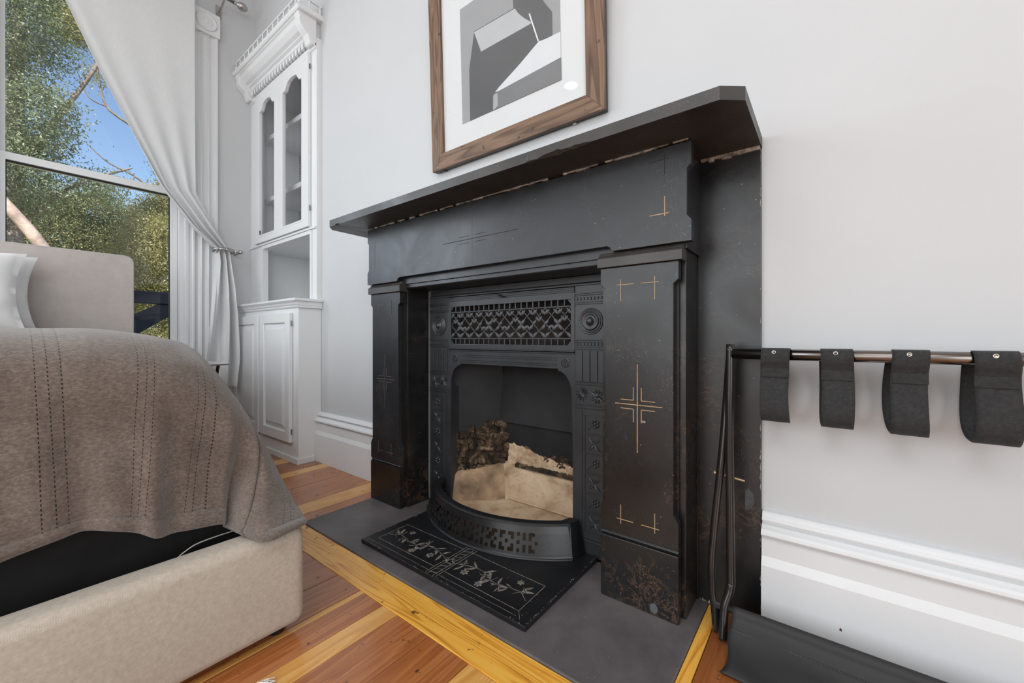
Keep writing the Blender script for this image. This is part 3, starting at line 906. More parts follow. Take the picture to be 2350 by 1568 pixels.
# move the top edge into the plane of the hood
hp = MB().plate(hood, [], IY, IY + 0.012).build('hood', M['iron'], ins, bevel=0.0012)
r = MB()
for z in (0.634, 0.627, 0.614, 0.608):
    MB().box(gc - 0.225, gc + 0.225, IY - 0.0022, IY + 0.001, z - 0.0016, z + 0.0016).build('reed', M['iron'], hp, bevel=0.0006, seg=1)
for sx in (-1, 1):
    q = MB()
    cx0, cz0 = gc + sx * 0.258, 0.618
    q.lathe([(0.016, 0), (0.016, 0.002), (0.014, 0.003), (0.013, 0.001)], (cx0, IY + 0.0005, cz0), '-y', 20)
    for k in range(6):
        a = k * PI / 3 + 0.3
        q.prism([(cx0 + 0.003 * math.cos(a), cz0 + 0.003 * math.sin(a)), (cx0 + 0.010 * math.cos(a - 0.35), cz0 + 0.010 * math.sin(a - 0.35)),
                 (cx0 + 0.013 * math.cos(a), cz0 + 0.013 * math.sin(a)), (cx0 + 0.010 * math.cos(a + 0.35), cz0 + 0.010 * math.sin(a + 0.35))], 1, IY - 0.004, IY)
    q.build('hood_rosette', M['iron'], hp)
# lower side strips of the opening
MB().box(gx0, gx0 + 0.008, IY + 0.001, IY + 0.05, 0.02, 0.50).build('jamb_strip', M['iron'], ins)
MB().box(gx1 - 0.008, gx1, IY + 0.001, IY + 0.05, 0.02, 0.50).build('jamb_strip', M['iron'], ins)
# upper fascia plate
MB().prism([(IY + 0.012, 0.868), (IY - 0.001, 0.868), (IY - 0.001, 0.874), (IY + 0.004, 0.878), (IY + 0.004, 0.8995), (IY + 0.012, 0.8995)], 0, -1.344, -0.529).build('fascia', M['iron'], ins, bevel=0.001)
# grille frame
gz0, gz1 = 0.658, 0.866
gf = MB().plate([(gx0, gz0), (gx1, gz0), (gx1, gz1), (gx0, gz1)], [[(gx0 + 0.014, gz0 + 0.018), (gx1 - 0.014, gz0 + 0.018), (gx1 - 0.014, gz1 - 0.040), (gx0 + 0.014, gz1 - 0.040)]], IY - 0.002, IY + 0.010)
gril = gf.build('grille', M['iron'], ins, bevel=0.001)
q = MB()
for z in (0.8625, 0.8565, 0.8505, 0.6565, 0.6505): MB().box(gx0, gx1, IY - 0.005, IY, z - 0.0018, z + 0.0018).build('grille_moulding', M['iron'], gril, bevel=0.0006, seg=1)
ax0, ax1, az0, az1 = gx0 + 0.014, gx1 - 0.014, gz0 + 0.018, gz1 - 0.040     # 0.676 .. 0.826
q = MB()
nb = 22
dx = (ax1 - ax0) / nb
for zc0, zc1 in ((az1 - 0.022, az1), (az0, az0 + 0.022)):
    for i in range(1, nb):
        X = ax0 + i * dx
        q.box(X - 0.0022, X + 0.0022, IY, IY + 0.008, zc0, zc1)
for z in (az1 - 0.022, az0 + 0.022):
    q.box(ax0, ax1, IY, IY + 0.008, z - 0.0022, z + 0.0022)
for zc in (az1 - 0.0, az0):
    s = -1 if zc > 0.75 else 1
    for X, sx in ((ax0, 1), (ax1, -1)):
        q.prism([(X, zc), (X + sx * 0.014, zc), (X, zc + s * 0.016)], 1, IY, IY + 0.006)
q.build('grille_bars', M['iron'], gril, bevel=0.0005, seg=1)
# lattice
lz0, lz1 = az0 + 0.023, az1 - 0.023
cw = (ax1 - ax0) / 11.0
hh = (lz1 - lz0)
q = MB()
for i in range(-1, 12):
    for s in (-1, 1):
        xa = ax0 + i * cw + (0 if s > 0 else cw * 2)
        xb = xa + s * cw * 2
        # clip to the field
        pts = []
        for (xx, zz) in ((xa, lz0), (xb, lz1)):
            pts.append([xx, zz])
        (x0_, z0_), (x1_, z1_) = pts
        def clip(xx, zz, x2, z2):
            if xx < ax0: t = (ax0 - xx) / (x2 - xx); return ax0, zz + (z2 - zz) * t
            if xx > ax1: t = (ax1 - xx) / (x2 - xx); return ax1, zz + (z2 - zz) * t
            return xx, zz
        if (x0_ <= ax0 and x1_ <= ax0) or (x0_ >= ax1 and x1_ >= ax1): continue
        a = clip(x0_, z0_, x1_, z1_); b = clip(x1_, z1_, x0_, z0_)
        l = math.hypot(b[0] - a[0], b[1] - a[1])
        if l < 0.004: continue
        nx_, nz_ = -(b[1] - a[1]) / l * 0.0013, (b[0] - a[0]) / l * 0.0013
        q.prism([(a[0] + nx_, a[1] + nz_), (b[0] + nx_, b[1] + nz_), (b[0] - nx_, b[1] - nz_), (a[0] - nx_, a[1] - nz_)], 1, IY + 0.002, IY + 0.007)
tag(q.build('lattice', M['iron_worn'], gril), kind='stuff')
# leaves: a shared mesh, one object each
lm = MB()
L, Wd = 0.0262, 0.0060
_o = ORG[ins.name]
n_ = 6
rows_ = []
for i_ in range(n_ + 1):
    t = i_ / n_
    ww = Wd * math.sin(PI * t ** 0.85) + 0.0003
    rows_.append([(L * t, 0.002, -ww), (L * t, -0.0028 * math.sin(PI * t), -ww * 0.75), (L * t, -0.0006, 0), (L * t, -0.0028 * math.sin(PI * t), ww * 0.75), (L * t, 0.002, ww)])
lm.grid(rows_)
lm.v = [(p[0] + _o.x, p[1] + _o.y, p[2] + _o.z) for p in lm.v]
leaf0 = lm.build('leaf', M['iron_worn'], gril, smooth=True)
nleaf = 0
def put_leaf(X, Z, a, s=1.0):
    global nleaf
    o = leaf0 if nleaf == 0 else leaf0.copy()
    if nleaf: COL.objects.link(o); o.parent = gril
    o.location = Vector((X, IY + 0.001, Z)) - ORG[ins.name]
    o.rotation_euler = (0, -a, 0)
    o.scale = (s, s, s)
    nleaf += 1
zm = (lz0 + lz1) / 2
for i in range(0, 12):
    X = ax0 + i * cw
    for Z, sg in ((lz1 - 0.002, -1), (lz0 + 0.002, 1)):
        for d in (0.85, PI - 0.85):
            if (i == 0 and d > 1.6) or (i == 11 and d < 1.5): continue
            put_leaf(X, Z - (0.021 if sg < 0 else 0), d, 1.0)
    if i < 11:
        for sz in (1, -1):
            for d in ((0.95, PI - 0.95) if sz > 0 else (-0.95, PI + 0.95)):
                if (i + (sz > 0)) % 2: put_leaf(X + cw / 2, zm + sz * 0.006, d, 0.85)
    if i % 3 == 1:
        for d in (0.9, PI - 0.9, -0.9, PI + 0.9):
            put_leaf(X, zm - 0.004, d, 1.0)
    elif 0 < i < 11:
        for d in (0.9, PI + 0.9):
            put_leaf(X, zm - 0.006, d, 0.85)
MB().box(gx0, gx1, IY + 0.055, IY + 0.06, 0.66, 0.86).build('grille_back', plain('dark_flue', (0.022, 0.016, 0.012), 0.9, var=0.9, scale=22), ins)
# side columns of cast tiles
def column(x0, x1, mirror):
    s = -1 if mirror else 1
    cc = (x0 + x1) / 2
    base = MB().box(x0, x1, IY, IY + 0.012, 0.010, 0.868).build('tile_column', M['iron'], ins, bevel=0.001)
    q = MB()
    for z, w in ((0.8425, 0.0016), (0.836, 0.001), (0.8145, 0.0016), (0.808, 0.0012), (0.695, 0.0022), (0.688, 0.0014), (0.673, 0.0014), (0.6655, 0.0022),
                 (0.5535, 0.0022), (0.4895, 0.0022), (0.478, 0.0016), (0.070, 0.002), (0.058, 0.002)):
        MB().box(x0, x1, IY - 0.0035, IY + 0.001, z - w, z + w).build('moulding', M['iron'], base, bevel=0.0006, seg=1)
    q = MB()
    q.box(x0 + 0.026, x0 + 0.0275, IY - 0.002, IY + 0.001, 0.07, 0.47) if not mirror else q.box(x1 - 0.0275, x1 - 0.026, IY - 0.002, IY + 0.001, 0.07, 0.47)
    q.build('moulding', M['iron'], base, bevel=0.0006, seg=1)
    n = 9
    for zc in (0.8255, 0.6805):
        q = MB()
        for i in range(n):
            X = x0 + 0.008 + (x1 - x0 - 0.016) * i / (n - 1)
            q.box(X - 0.003, X + 0.003, IY - 0.003, IY + 0.001, zc - 0.0045, zc + 0.0045)
        tag(q.build('dentil_row', M['iron'], base, bevel=0.0008, seg=1), kind='stuff')
    # turned roundel
    prof = [(0.042, 0.0), (0.042, 0.003), (0.040, 0.004), (0.038, 0.001), (0.0365, 0.001), (0.035, 0.005), (0.033, 0.005), (0.0315, 0.001), (0.029, 0.002), (0.0275, 0.006), (0.025, 0.007), (0.021, 0.004), (0.015, 0.003), (0.0115, 0.006), (0.009, 0.011), (0.005, 0.013), (0.001, 0.0135)]
    MB().lathe(prof, (cc, IY, 0.753), '-y', 40).build('roundel', M['iron'], base, smooth=True)
    # four flutes
    for i in range(4):
        a = x0 + 0.004 + i * (x1 - x0 - 0.008) / 4
        b = a + (x1 - x0 - 0.008) / 4 - 0.002
        MB().box(a, b, IY - 0.004, IY, 0.560, 0.659).build('flute', M['iron'], base, bevel=0.0015, seg=2)
    # foliate panel
    def petal(q_, X, Z, a, l, w):
        ca, sa = math.cos(a), math.sin(a)
        P = lambda u, v, y: (X + u * ca - v * sa, y, Z + u * sa + v * ca)
        n = 6
        rows__ = []
        for i_ in range(n + 1):
            t = i_ / n
            ww = w * math.sin(PI * t ** 0.8) + 0.0002
            rows__.append([P(l * t, -ww, IY), P(l * t, -ww * 0.55, IY - 0.0030 * math.sin(PI * t) - 0.0003), P(l * t, 0, IY - 0.0014 * math.sin(PI * t) - 0.0003), P(l * t, ww * 0.55, IY - 0.0030 * math.sin(PI * t) - 0.0003), P(l * t, ww, IY)])
        q_.grid(rows__)
    q = MB()
    def spear(X, Z, a, l, w, h=0.004):
        ca, sa = math.cos(a), math.sin(a)
        P = lambda u, v, y: (X + u * ca - v * sa, y, Z + u * sa + v * ca)
        q.add([P(0, 0, IY), P(l * 0.4, w, IY), P(l, 0, IY), P(l * 0.4, -w, IY), P(l * 0.45, 0, IY - h)], [(0, 1, 4), (1, 2, 4), (2, 3, 4), (3, 0, 4)])
    zf = 0.522
    for a in range(12):
        petal(q, cc - s * 0.030, zf, a * PI / 6 + 0.2, 0.025, 0.0032)
    for a in (0.6, 1.2, 1.94, 2.54, -0.6, -1.3, -1.84, -2.54): petal(q, cc + s * 0.022, zf - 0.004, a, 0.026, 0.0050)
    for dx_, dz_ in ((0.0, 0.016), (0.0, -0.018)): 
        spear(cc + s * 0.022 - 0.022, zf + dz_ * 0.2, dz_ * 30, 0.028, 0.002)
        spear(cc + s * 0.022 + 0.022, zf + dz_ * 0.2, PI - dz_ * 30, 0.028, 0.002)
    q.lathe([(0.006, 0), (0.006, 0.004), (0.002, 0.006)], (cc + s * 0.022, IY, zf - 0.002), '-y', 10)
    q.build('foliate_panel', M['iron'], base)
    # flower tiles
    tw = 0.066
    tx = cc + s * 0.012
    for i in range(6):
        zt = 0.459 - i * 0.0617
        zc = zt - 0.0308
        q = MB()
        q.plate([(tx - tw / 2, zc - 0.0295), (tx + tw / 2, zc - 0.0295), (tx + tw / 2, zc + 0.0295), (tx - tw / 2, zc + 0.0295)],
                [[(tx - tw / 2 + 0.002, zc - 0.0275), (tx + tw / 2 - 0.002, zc - 0.0275), (tx + tw / 2 - 0.002, zc + 0.0275), (tx - tw / 2 + 0.002, zc + 0.0275)]], IY - 0.002, IY)
        if i % 2 == 0:
            for k in range(6):
                a = k * PI / 3 + 0.5
                X0, Z0 = tx + 0.004 + 0.0105 * math.cos(a), zc + 0.003 + 0.0105 * math.sin(a)
                q.lathe([(0.0050, 0), (0.0048, 0.002), (0.0028, 0.0045), (0.001, 0.005)], (X0, IY, Z0), '-y', 8)
            q.lathe([(0.004, 0), (0.003, 0.004), (0.001, 0.005)], (tx + 0.004, IY, zc + 0.003), '-y', 8)
            spear(tx - 0.026, zc - 0.024, 0.8, 0.026, 0.0012, 0.003)
        else:
            for a in (0.85, PI - 0.85, -0.85, PI + 0.85):
                petal(q, tx + 0.002 * math.cos(a), zc + 0.002 * math.sin(a), a, 0.025, 0.0052)
            spear(tx + 0.027, zc - 0.026, PI - 0.85, 0.026, 0.0011, 0.003)
        q.build('flower_tile', M['iron'], base)
column(gx1, -0.529, False)
column(-1.344, gx0, True)
# splinter hanging in front of the fascia
MB().add([(-0.965, IY - 0.010, 0.862), (-0.935, IY - 0.014, 0.848), (-0.925, IY - 0.010, 0.852), (-0.945, IY - 0.006, 0.858)], [(0, 1, 2, 3), (3, 2, 1, 0)]).build('damper_tab', M['iron_dark'], ins, solid=0.003)

# ---- firebox
fb_ = thing('firebox', (-0.93, 1.25, 0.0), 'open firebox with scorched beige fireclay basin and broken sooty brickwork', 'firebox')
BX0, BX1, BY = -1.045, -0.715, 1.302
ox0, ox1 = -1.222, -0.648
def rough_quad(mb, p00, p10, p11, p01, nu, nv, amp, sc, nrm, seed=0, edge=True):
    rows = []
    for i in range(nv + 1):
        row = []
        for j in range(nu + 1):
            u, v = j / nu, i / nv
            p = (Vector(p00) * (1 - u) + Vector(p10) * u) * (1 - v) + (Vector(p01) * (1 - u) + Vector(p11) * u) * v
            n = noise.fractal(p * sc + Vector((seed, 0, 0)), 0.8, 2.1, 5) * amp
            row.append(p + Vector(nrm) * n)
        rows.append(row)
    mb.grid(rows)
m_ = MB()
rough_quad(m_, (ox0 + 0.0, 1.166, 0.028), (ox1, 1.166, 0.028), (BX1 + 0.03, BY, 0.034), (BX0, BY, 0.034), 20, 10, 0.003, 20, (0, 0, 1))
m_.box(ox0 - 0.02, ox1 + 0.02, 1.19, 1.33, 0.0, 0.02)
m_.build('basin_floor', M['clay'], fb_, smooth=True)
# basin walls: one lipped sweep round the three sides
path = []
for (a, b, n_) in (((ox0 + 0.004, 1.172), (BX0, BY), 18), ((BX0, BY), (BX1, BY), 22), ((BX1, BY), (ox1 - 0.004, 1.172), 14)):
    for i in range(n_):
        path.append((a[0] + (b[0] - a[0]) * i / n_, a[1] + (b[1] - a[1]) * i / n_))
path.append((ox1 - 0.004, 1.172))
cxm, cym = (BX0 + BX1) / 2, 1.17
prof_b = [(0.0, 0.020), (0.002, 0.05), (0.008, 0.09), (0.014, 0.13), (0.020, 0.160), (0.024, 0.170), (0.034, 0.176), (0.060, 0.180), (0.080, 0.182)]
rows_ = []
for off, z in prof_b:
    rr0 = []
    for (X, Y) in path:
        d_ = Vector((X - cxm, Y - cym, 0)); d_.normalize()
        zz = z
        if X < BX0: zz = 0.02 + (z - 0.02) * (0.72 + 0.28 * (X - ox0) / (BX0 - ox0))
        n_ = 0.005 * noise.fractal(Vector((X, Y, z)) * 22, 0.8, 2.1, 4)
        rr0.append((X + d_.x * (off + n_), min(Y + d_.y * (off + n_), 1.42), zz + n_))
    rows_.append(rr0)
MB().grid([r_[:19] for r_ in rows_]).build('basin_side', M['clay_soot_shade'], fb_, smooth=True)
MB().grid([r_[18:41] for r_ in rows_]).build('basin_back', M['clay'], fb_, smooth=True)
MB().grid([r_[40:] for r_ in rows_]).build('basin_side', M['clay_soot_shade'], fb_, smooth=True)
q = MB().box(BX0 + 0.01, BX1 - 0.01, BY - 0.008, BY + 0.002, 0.045, 0.052)
q.build('basin_ledge', M['clay'], fb_, bevel=0.003)
# rubble side and back
q = MB()
rough_quad(q, (-1.254, 1.186, 0.13), (-1.067, 1.341, 0.165), (-1.067, 1.341, 0.35), (-1.254, 1.186, 0.30), 40, 34, 0.016, 30, (0.63, -0.77, 0), 1)
q.build('rubble_face', M['rubble'], fb_)
rs = random.Random(11)
def rock(c, s, seed, mat, name='brick_fragment'):
    bm = bmesh.new()
    bmesh.ops.create_icosphere(bm, subdivisions=2, radius=1)
    for v in bm.verts:
        p = v.co.copy()
        m = max(abs(p.x), abs(p.y), abs(p.z))
        p = p / m * 0.5 + p * 0.4
        d = 1 + 0.28 * noise.noise(p * 1.7 + Vector((seed * 3.1, 0, 0)))
        v.co = Vector((p.x * s[0], p.y * s[1], p.z * s[2])) * d
    a = rs.uniform(-0.5, 0.5)
    mb = MB()
    R = Matrix.Rotation(a, 3, 'Z') @ Matrix.Rotation(rs.uniform(-.4, .4), 3, 'X')
    bm.verts.index_update()
    mb.add([Vector(c) + R @ v.co for v in bm.verts], [tuple(v.index for v in f.verts) for f in bm.faces])
    bm.free()
    return mb.build(name, mat, fb_)
ang = math.atan2(0.155, 0.187)
for k in range(8):
    u = -0.02 + 0.06 * (k % 2)
    while u < 0.97:
        L_ = rs.uniform(0.10, 0.20)
        topz = 0.355 - 0.07 * abs(u - 0.75) / 0.75
        z_ = 0.158 + 0.026 * k
        if z_ < topz and rs.random() < 0.9:
            uc = u + L_ / 2
            bm = bmesh.new()
            bmesh.ops.create_cube(bm, size=1)
            bmesh.ops.subdivide_edges(bm, edges=bm.edges, cuts=1)
            R = Matrix.Rotation(ang + rs.uniform(-.06, .06), 3, 'Z')
            cc_ = Vector((-1.258 + 0.187 * uc + 0.004, 1.194 + 0.155 * uc - 0.004, z_ + rs.uniform(-.002, .002)))
            bm.verts.index_update()
            vs_ = []
            for v_ in bm.verts:
                q_ = Vector((v_.co.x * L_ * 0.225, v_.co.y * 0.030, v_.co.z * 0.0225))
                q_ = q_ + Vector((noise.noise(q_ * 60 + cc_ * 99), noise.noise(q_ * 60 + cc_ * 55), noise.noise(q_ * 60 + cc_ * 33))) * 0.012
                vs_.append(cc_ + R @ q_)
            MB().add(vs_, [tuple(v_.index for v_ in f_.verts) for f_ in bm.faces]).build('brick', M['rubble'], fb_, bevel=0.0015, seg=1)
            bm.free()
        u += L_ + 0.012
q = MB()
rough_quad(q, (BX0 - 0.005, BY + 0.026, 0.176), (BX1 + 0.01, BY + 0.026, 0.176), (BX1 + 0.01, BY + 0.036, 0.206), (BX0 - 0.005, BY + 0.036, 0.262), 60, 12, 0.020, 40, (0, -0.5, 0.8), 13)
q.build('mortar_band', M['clay'], fb_)
MB().prism([(BY + 0.012, 0.174), (BY + 0.012, 0.187), (BY + 0.03, 0.190), (BY + 0.03, 0.174)], 0, BX0 + 0.04, BX1).build('dark_ledge', M['rubble'], fb_, bevel=0.002)  # dark strip between basin back and mortar band
# iron cheeks above
q = MB()
q.add([(-1.262, 1.178, 0.30), (-1.085, 1.335, 0.33), (-1.085, 1.335, 0.90), (-1.262, 1.178, 0.90)], [(0, 1, 2, 3)])
q.build('iron_cheek', M['iron_dark'], fb_, solid=0.008)
q = MB()
q.add([(-0.606, 1.178, 0.10), (-0.675, 1.335, 0.15), (-0.675, 1.335, 0.90), (-0.606, 1.178, 0.90)], [(0, 1, 2, 3)])
q.build('iron_cheek', M['iron_dark'], fb_, solid=0.008)
MB().prism([(1.350, 0.20), (1.330, 0.345), (1.318, 0.350), (1.338, 0.60), (1.36, 0.90), (1.40, 0.90), (1.40, 0.20)], 0, -1.085, -0.675).build('iron_back', M['iron_dark'], fb_)
q = MB()
rough_quad(q, (-1.078, 1.343, 0.16), (-0.680, 1.338, 0.16), (-0.680, 1.350, 0.27), (-1.078, 1.345, 0.27), 30, 12, 0.012, 30, (0, -1, 0), 9)
q.build('broken_back', M['rubble'], fb_)
MB().box(-1.09, -0.67, 1.19, 1.40, 0.90, 0.905).build('smoke_shelf', M['iron_dark'], fb_)

# ================================================================== HEARTH PLATE AND FENDER
PZ = 0.020
pt = thing('hearth_plate', (-0.90, 0.95, H0), 'raised black cast plate engraved with flowers, in front of the fire', 'hearth plate')
plate_o = MB().box(-1.245, -0.560, 0.772, 1.158, H0, PZ).build('plate', M['iron_gloss'], pt, bevel=0.002)
eg = MB()
def eline(pts, w=0.002, mb=eg):
    for (x0_, y0_), (x1_, y1_) in zip(pts[:-1], pts[1:]):
        l = math.hypot(x1_ - x0_, y1_ - y0_)
        if l < 1e-5: continue
        a, b = -(y1_ - y0_) / l * w / 2, (x1_ - x0_) / l * w / 2
        mb.prism([(x0_ + a, y0_ + b), (x1_ + a, y1_ + b), (x1_ - a, y1_ - b), (x0_ - a, y0_ - b)], 2, PZ - 0.0004, PZ + 0.0004)
eline([(-1.205, 0.812), (-0.924, 0.812)], 0.0017); eline([(-0.888, 0.812), (-0.605, 0.808), (-0.608, 0.933), (-0.888, 0.936)], 0.0017)
eline([(-0.924, 0.936), (-1.205, 0.934), (-1.205, 0.812)], 0.0017)
eline([(-0.585, 0.785), (-0.605, 0.808)], 0.0012); eline([(-1.235, 0.79), (-0.60, 0.79)], 0.0008)
for X in (-0.922, -0.912, -0.890, -0.880):
    eline([(X, 0.778), (X, 0.955)], 0.0018)
for i in range(9):
    y = 0.786 + i * 0.020
    eline([(-0.911, y), (-0.892, y + 0.010)], 0.0018)
eg.build('engraved_border', M['engrave'], plate_o)
fl = MB()
def leafp(X, Y, a, l, w):
    ca, sa = math.cos(a), math.sin(a)
    P = lambda u, v: (X + u * ca - v * sa, Y + u * sa + v * ca)
    n = 6
    up_ = [P(l * t / n, w * math.sin(PI * t / n)) for t in range(n + 1)]
    dn_ = [P(l * t / n, -w * 0.35 * math.sin(PI * t / n)) for t in range(n, -1, -1)]
    fl.prism(up_ + dn_[1:-1], 2, PZ - 0.0004, PZ + 0.0004)
def bloom(X, Y, s, n=6):
    for k in range(n):
        a = 2 * PI * k / n
        for rr in (0.5, 1.0):
            cx_, cy_ = X + s * rr * 0.62 * math.cos(a + rr), Y + s * rr * 0.62 * math.sin(a + rr)
            fl.prism([(cx_ + s * 0.22 * math.cos(t), cy_ + s * 0.22 * math.sin(t)) for t in [i * PI / 3 for i in range(6)]], 2, PZ - 0.0004, PZ + 0.00045)
def spray(ox, fx):
    T = lambda x_, y_: (ox + fx * x_, y_)
    pts = [T(-0.13, 0.850), T(-0.10, 0.872), T(-0.06, 0.868), T(-0.03, 0.858), T(0.0, 0.862), T(0.035, 0.880), T(0.07, 0.884), T(0.11, 0.872), T(0.14, 0.86)]
    eline(pts, 0.0018, fl)
    for (x_, y_, a, l, w) in ((-0.10, .872, 2.0, .04, .007), (-0.10, .872, 2.7, .038, .006), (-0.06, .868, -1.2, .035, .006), (-0.06, .868, -0.5, .03, .004), (-0.03, .858, 1.3, .035, .006), (0.0, .862, 0.9, .045, .007),
                              (0.0, .862, -0.9, .045, .008), (0.035, .88, 2.2, .035, .006), (0.035, .88, -1.9, .04, .007), (0.07, .884, 0.6, .035, .005), (0.07, .884, -0.8, .04, .007), (0.11, .872, 1.1, .03, .005), (0.11, .872, -1.3, .04, .006), (0.14, .86, 0.4, .02, .005), (0.14, .86, -0.6, .022, .005)):
        aa = a if fx > 0 else PI - a
        leafp(*T(x_, y_), aa, l, w)
    rk_ = random.Random(int(ox * 1000))
    for kk in range(26):
        t_ = rk_.randrange(len(pts) - 1); f_ = rk_.random()
        bx = pts[t_][0] + (pts[t_ + 1][0] - pts[t_][0]) * f_; by = pts[t_][1] + (pts[t_ + 1][1] - pts[t_][1]) * f_
        a_ = rk_.uniform(0, 2 * PI); l_ = rk_.uniform(0.014, 0.034)
        eline([(bx, by), (bx + l_ * math.cos(a_), by + l_ * math.sin(a_) * 0.8)], 0.0007, fl)
        if kk % 2: leafp(bx + l_ * math.cos(a_) * 0.6, by + l_ * math.sin(a_) * 0.5, a_ + rk_.uniform(-.8, .8), 0.018, 0.0025)
    for x_, y_, s in ((-0.075, 0.905, 0.014), (0.015, 0.828, 0.015), (0.085, 0.845, 0.016)):
        bloom(*T(x_, y_), s)
spray(-1.065, 1)
spray(-0.745, -1)
tag(fl.build('engraved_flowers', M['engrave'], plate_o), kind='stuff')

ch = MB()
rk_ = random.Random(8)
def chipq(x_, y_, z_, s_):
    n_ = 5
    ch.prism([(x_ + s_ * rk_.uniform(.6, 1.2) * math.cos(2 * PI * k_ / n_), y_ + s_ * rk_.uniform(.5, 1.0) * math.sin(2 * PI * k_ / n_)) for k_ in range(n_)], 2, z_ - 0.0003, z_ + 0.0003)
for k_ in range(46):
    chipq(-0.5615 - abs(rk_.gauss(0, 0.002)), rk_.uniform(0.775, 1.15), PZ, rk_.uniform(0.0008, 0.0024))
    chipq(rk_.uniform(-1.24, -0.565), 0.7735 + abs(rk_.gauss(0, 0.002)), PZ, rk_.uniform(0.0008, 0.0022))
    chipq(-1.2435 + abs(rk_.gauss(0, 0.003)), rk_.uniform(0.775, 1.1), PZ, rk_.uniform(0.0008, 0.0026))
for k_ in range(60):
    chipq(rk_.uniform(-1.235, -0.57), rk_.uniform(0.78, 0.95), PZ, rk_.uniform(0.0006, 0.0018))
tag(ch.build('enamel_chips', M['engrave'], plate_o), kind='stuff')

fe = thing('fender', (-0.925, 1.05, PZ), 'bowed black cast iron fender with pierced square fretwork, standing on the engraved plate', 'fender')
FCX, FR = -0.944, 0.470
FCY = 0.954 + FR
amax = math.asin(0.332 / FR)
NF = 76
pat = []
A_ = ['11011', '10001', '00100', '10001', '11011']
B_ = ['101', '001', '100', '001', '101']
C_ = ['1011', '0110', '1101', '0010', '1011']
cols = []
def addm(mtf):
    for j in range(len(mtf[0])):
        cols.append([mtf[i][j] for i in range(5)])
    cols.append(['0'] * 5)
for mtf in (A_, C_, B_, A_, C_, A_, B_, C_, A_, B_, A_):
    addm(mtf)
cols = cols[:54]
start = (NF - len(cols)) // 2
zr = [PZ, PZ + 0.010, PZ + 0.018, PZ + 0.029, PZ + 0.040, PZ + 0.051, PZ + 0.062, PZ + 0.073, PZ + 0.092, PZ + 0.100]
rr_ = [0.000, 0.004, 0.006, 0.009, 0.012, 0.015, 0.018, 0.021, 0.027, 0.028]
verts = []; faces = []
for k, (z, dr) in enumerate(zip(zr, rr_)):
    for i in range(NF + 1):
        a = -amax + 2 * amax * i / NF
        R_ = FR - dr
        verts.append((FCX + R_ * math.sin(a), FCY - R_ * math.cos(a), z))
for k in range(len(zr) - 1):
    for i in range(NF):
        j = i - start
        if 2 <= k <= 6 and 0 <= j < len(cols) and cols[j][6 - k] == '1':
            continue
        faces.append((k * (NF + 1) + i, k * (NF + 1) + i + 1, (k + 1) * (NF + 1) + i + 1, (k + 1) * (NF + 1) + i))
q = MB().add(verts, faces)
q.build('fret_panel', M['iron_gloss'], fe, solid=0.005)
# rim and foot mouldings
def arcsweep(prof, name, a0=-amax, a1=amax, n=48):
    rows = []
    for i in range(n + 1):
        a = a0 + (a1 - a0) * i / n
        rows.append([(FCX + (FR + dr) * math.sin(a), FCY - (FR + dr) * math.cos(a), z) for dr, z in prof])
    mb = MB().grid(rows, closed=True)
    np_ = len(prof)
    mb.f.append(tuple(range(np_))); mb.mi.append(0)
    mb.f.append(tuple(n * np_ + k for k in reversed(range(np_)))); mb.mi.append(0)
    return mb.build(name, M['iron_gloss'], fe, bevel=0.0012)
arcsweep([(-0.022, PZ + 0.096), (-0.028, PZ + 0.101), (-0.048, PZ + 0.103), (-0.050, PZ + 0.100), (-0.034, PZ + 0.095)], 'rim')
arcsweep([(0.004, PZ), (0.004, PZ + 0.004), (-0.001, PZ + 0.008), (-0.007, PZ + 0.008), (-0.007, PZ)], 'foot_moulding')
for s in (-1, 1):
    X = FCX + s * 0.332
    X2 = FCX + s * 0.312
    Yb = FCY - math.sqrt(FR ** 2 - 0.332 ** 2)
    q = MB().add([(X, Yb, PZ), (X + s * 0.012, 1.150, PZ), (X2 + s * 0.012, 1.150, PZ + 0.102), (X2 - s * 0.002, Yb + 0.012, PZ + 0.102),
                  (X - s * 0.03, Yb + 0.01, PZ), (X - s * 0.02, 1.150, PZ), (X2 - s * 0.02, 1.150, PZ + 0.102), (X2 - s * 0.034, Yb + 0.018, PZ + 0.102)],
                 [(0, 1, 2, 3), (4, 7, 6, 5), (0, 3, 7, 4), (1, 5, 6, 2), (3, 2, 6, 7), (0, 4, 5, 1)])
    q.build('end_block', M['iron_gloss'], fe, bevel=0.002)

# ================================================================== PICTURE
pc = thing('framed_picture', (-0.92, 1.145, 1.397), 'oak framed black and white print of steep roofed buildings, hanging above the mantel', 'picture')
ORG[pc.name] = Vector((0, 0, 0))
pw0, pw1, ph = -0.391, 0.389, 0.757
iw0, iw1, ih0, ih1 = -0.325, 0.326, 0.064, 0.693
def mitre(name, pts, mat):
    MB().plate(pts, [], 0.0, 0.012).build(name, mat, pc, bevel=0.0015)
mitre('frame_rail', [(pw0, 0), (pw1, 0), (iw1, ih0), (iw0, ih0)], M['oak'])
mitre('frame_rail', [(pw0, ph), (pw1, ph), (iw1, ih1), (iw0, ih1)], M['oak'])
mitre('frame_stile', [(pw0, 0.0), (iw0, ih0), (iw0, ih1), (pw0, ph)], M['oak_v'])
mitre('frame_stile', [(pw1, 0.0), (iw1, ih0), (iw1, ih1), (pw1, ph)], M['oak_v'])
MB().plate([(pw0 + .001, 0.001), (pw1 - .001, 0.001), (pw1 - .001, ph - .001), (pw0 + .001, ph - .001)], [[(iw0 + .0, ih0), (iw1, ih0), (iw1, ih1), (iw0, ih1)]], 0.012, 0.026).build('frame_edge', M['black_edge'], pc, bevel=0.001)
MB().box(iw0, iw1, 0.0125, 0.016, ih0, ih1).build('mat_board', M['mat_board'], pc)
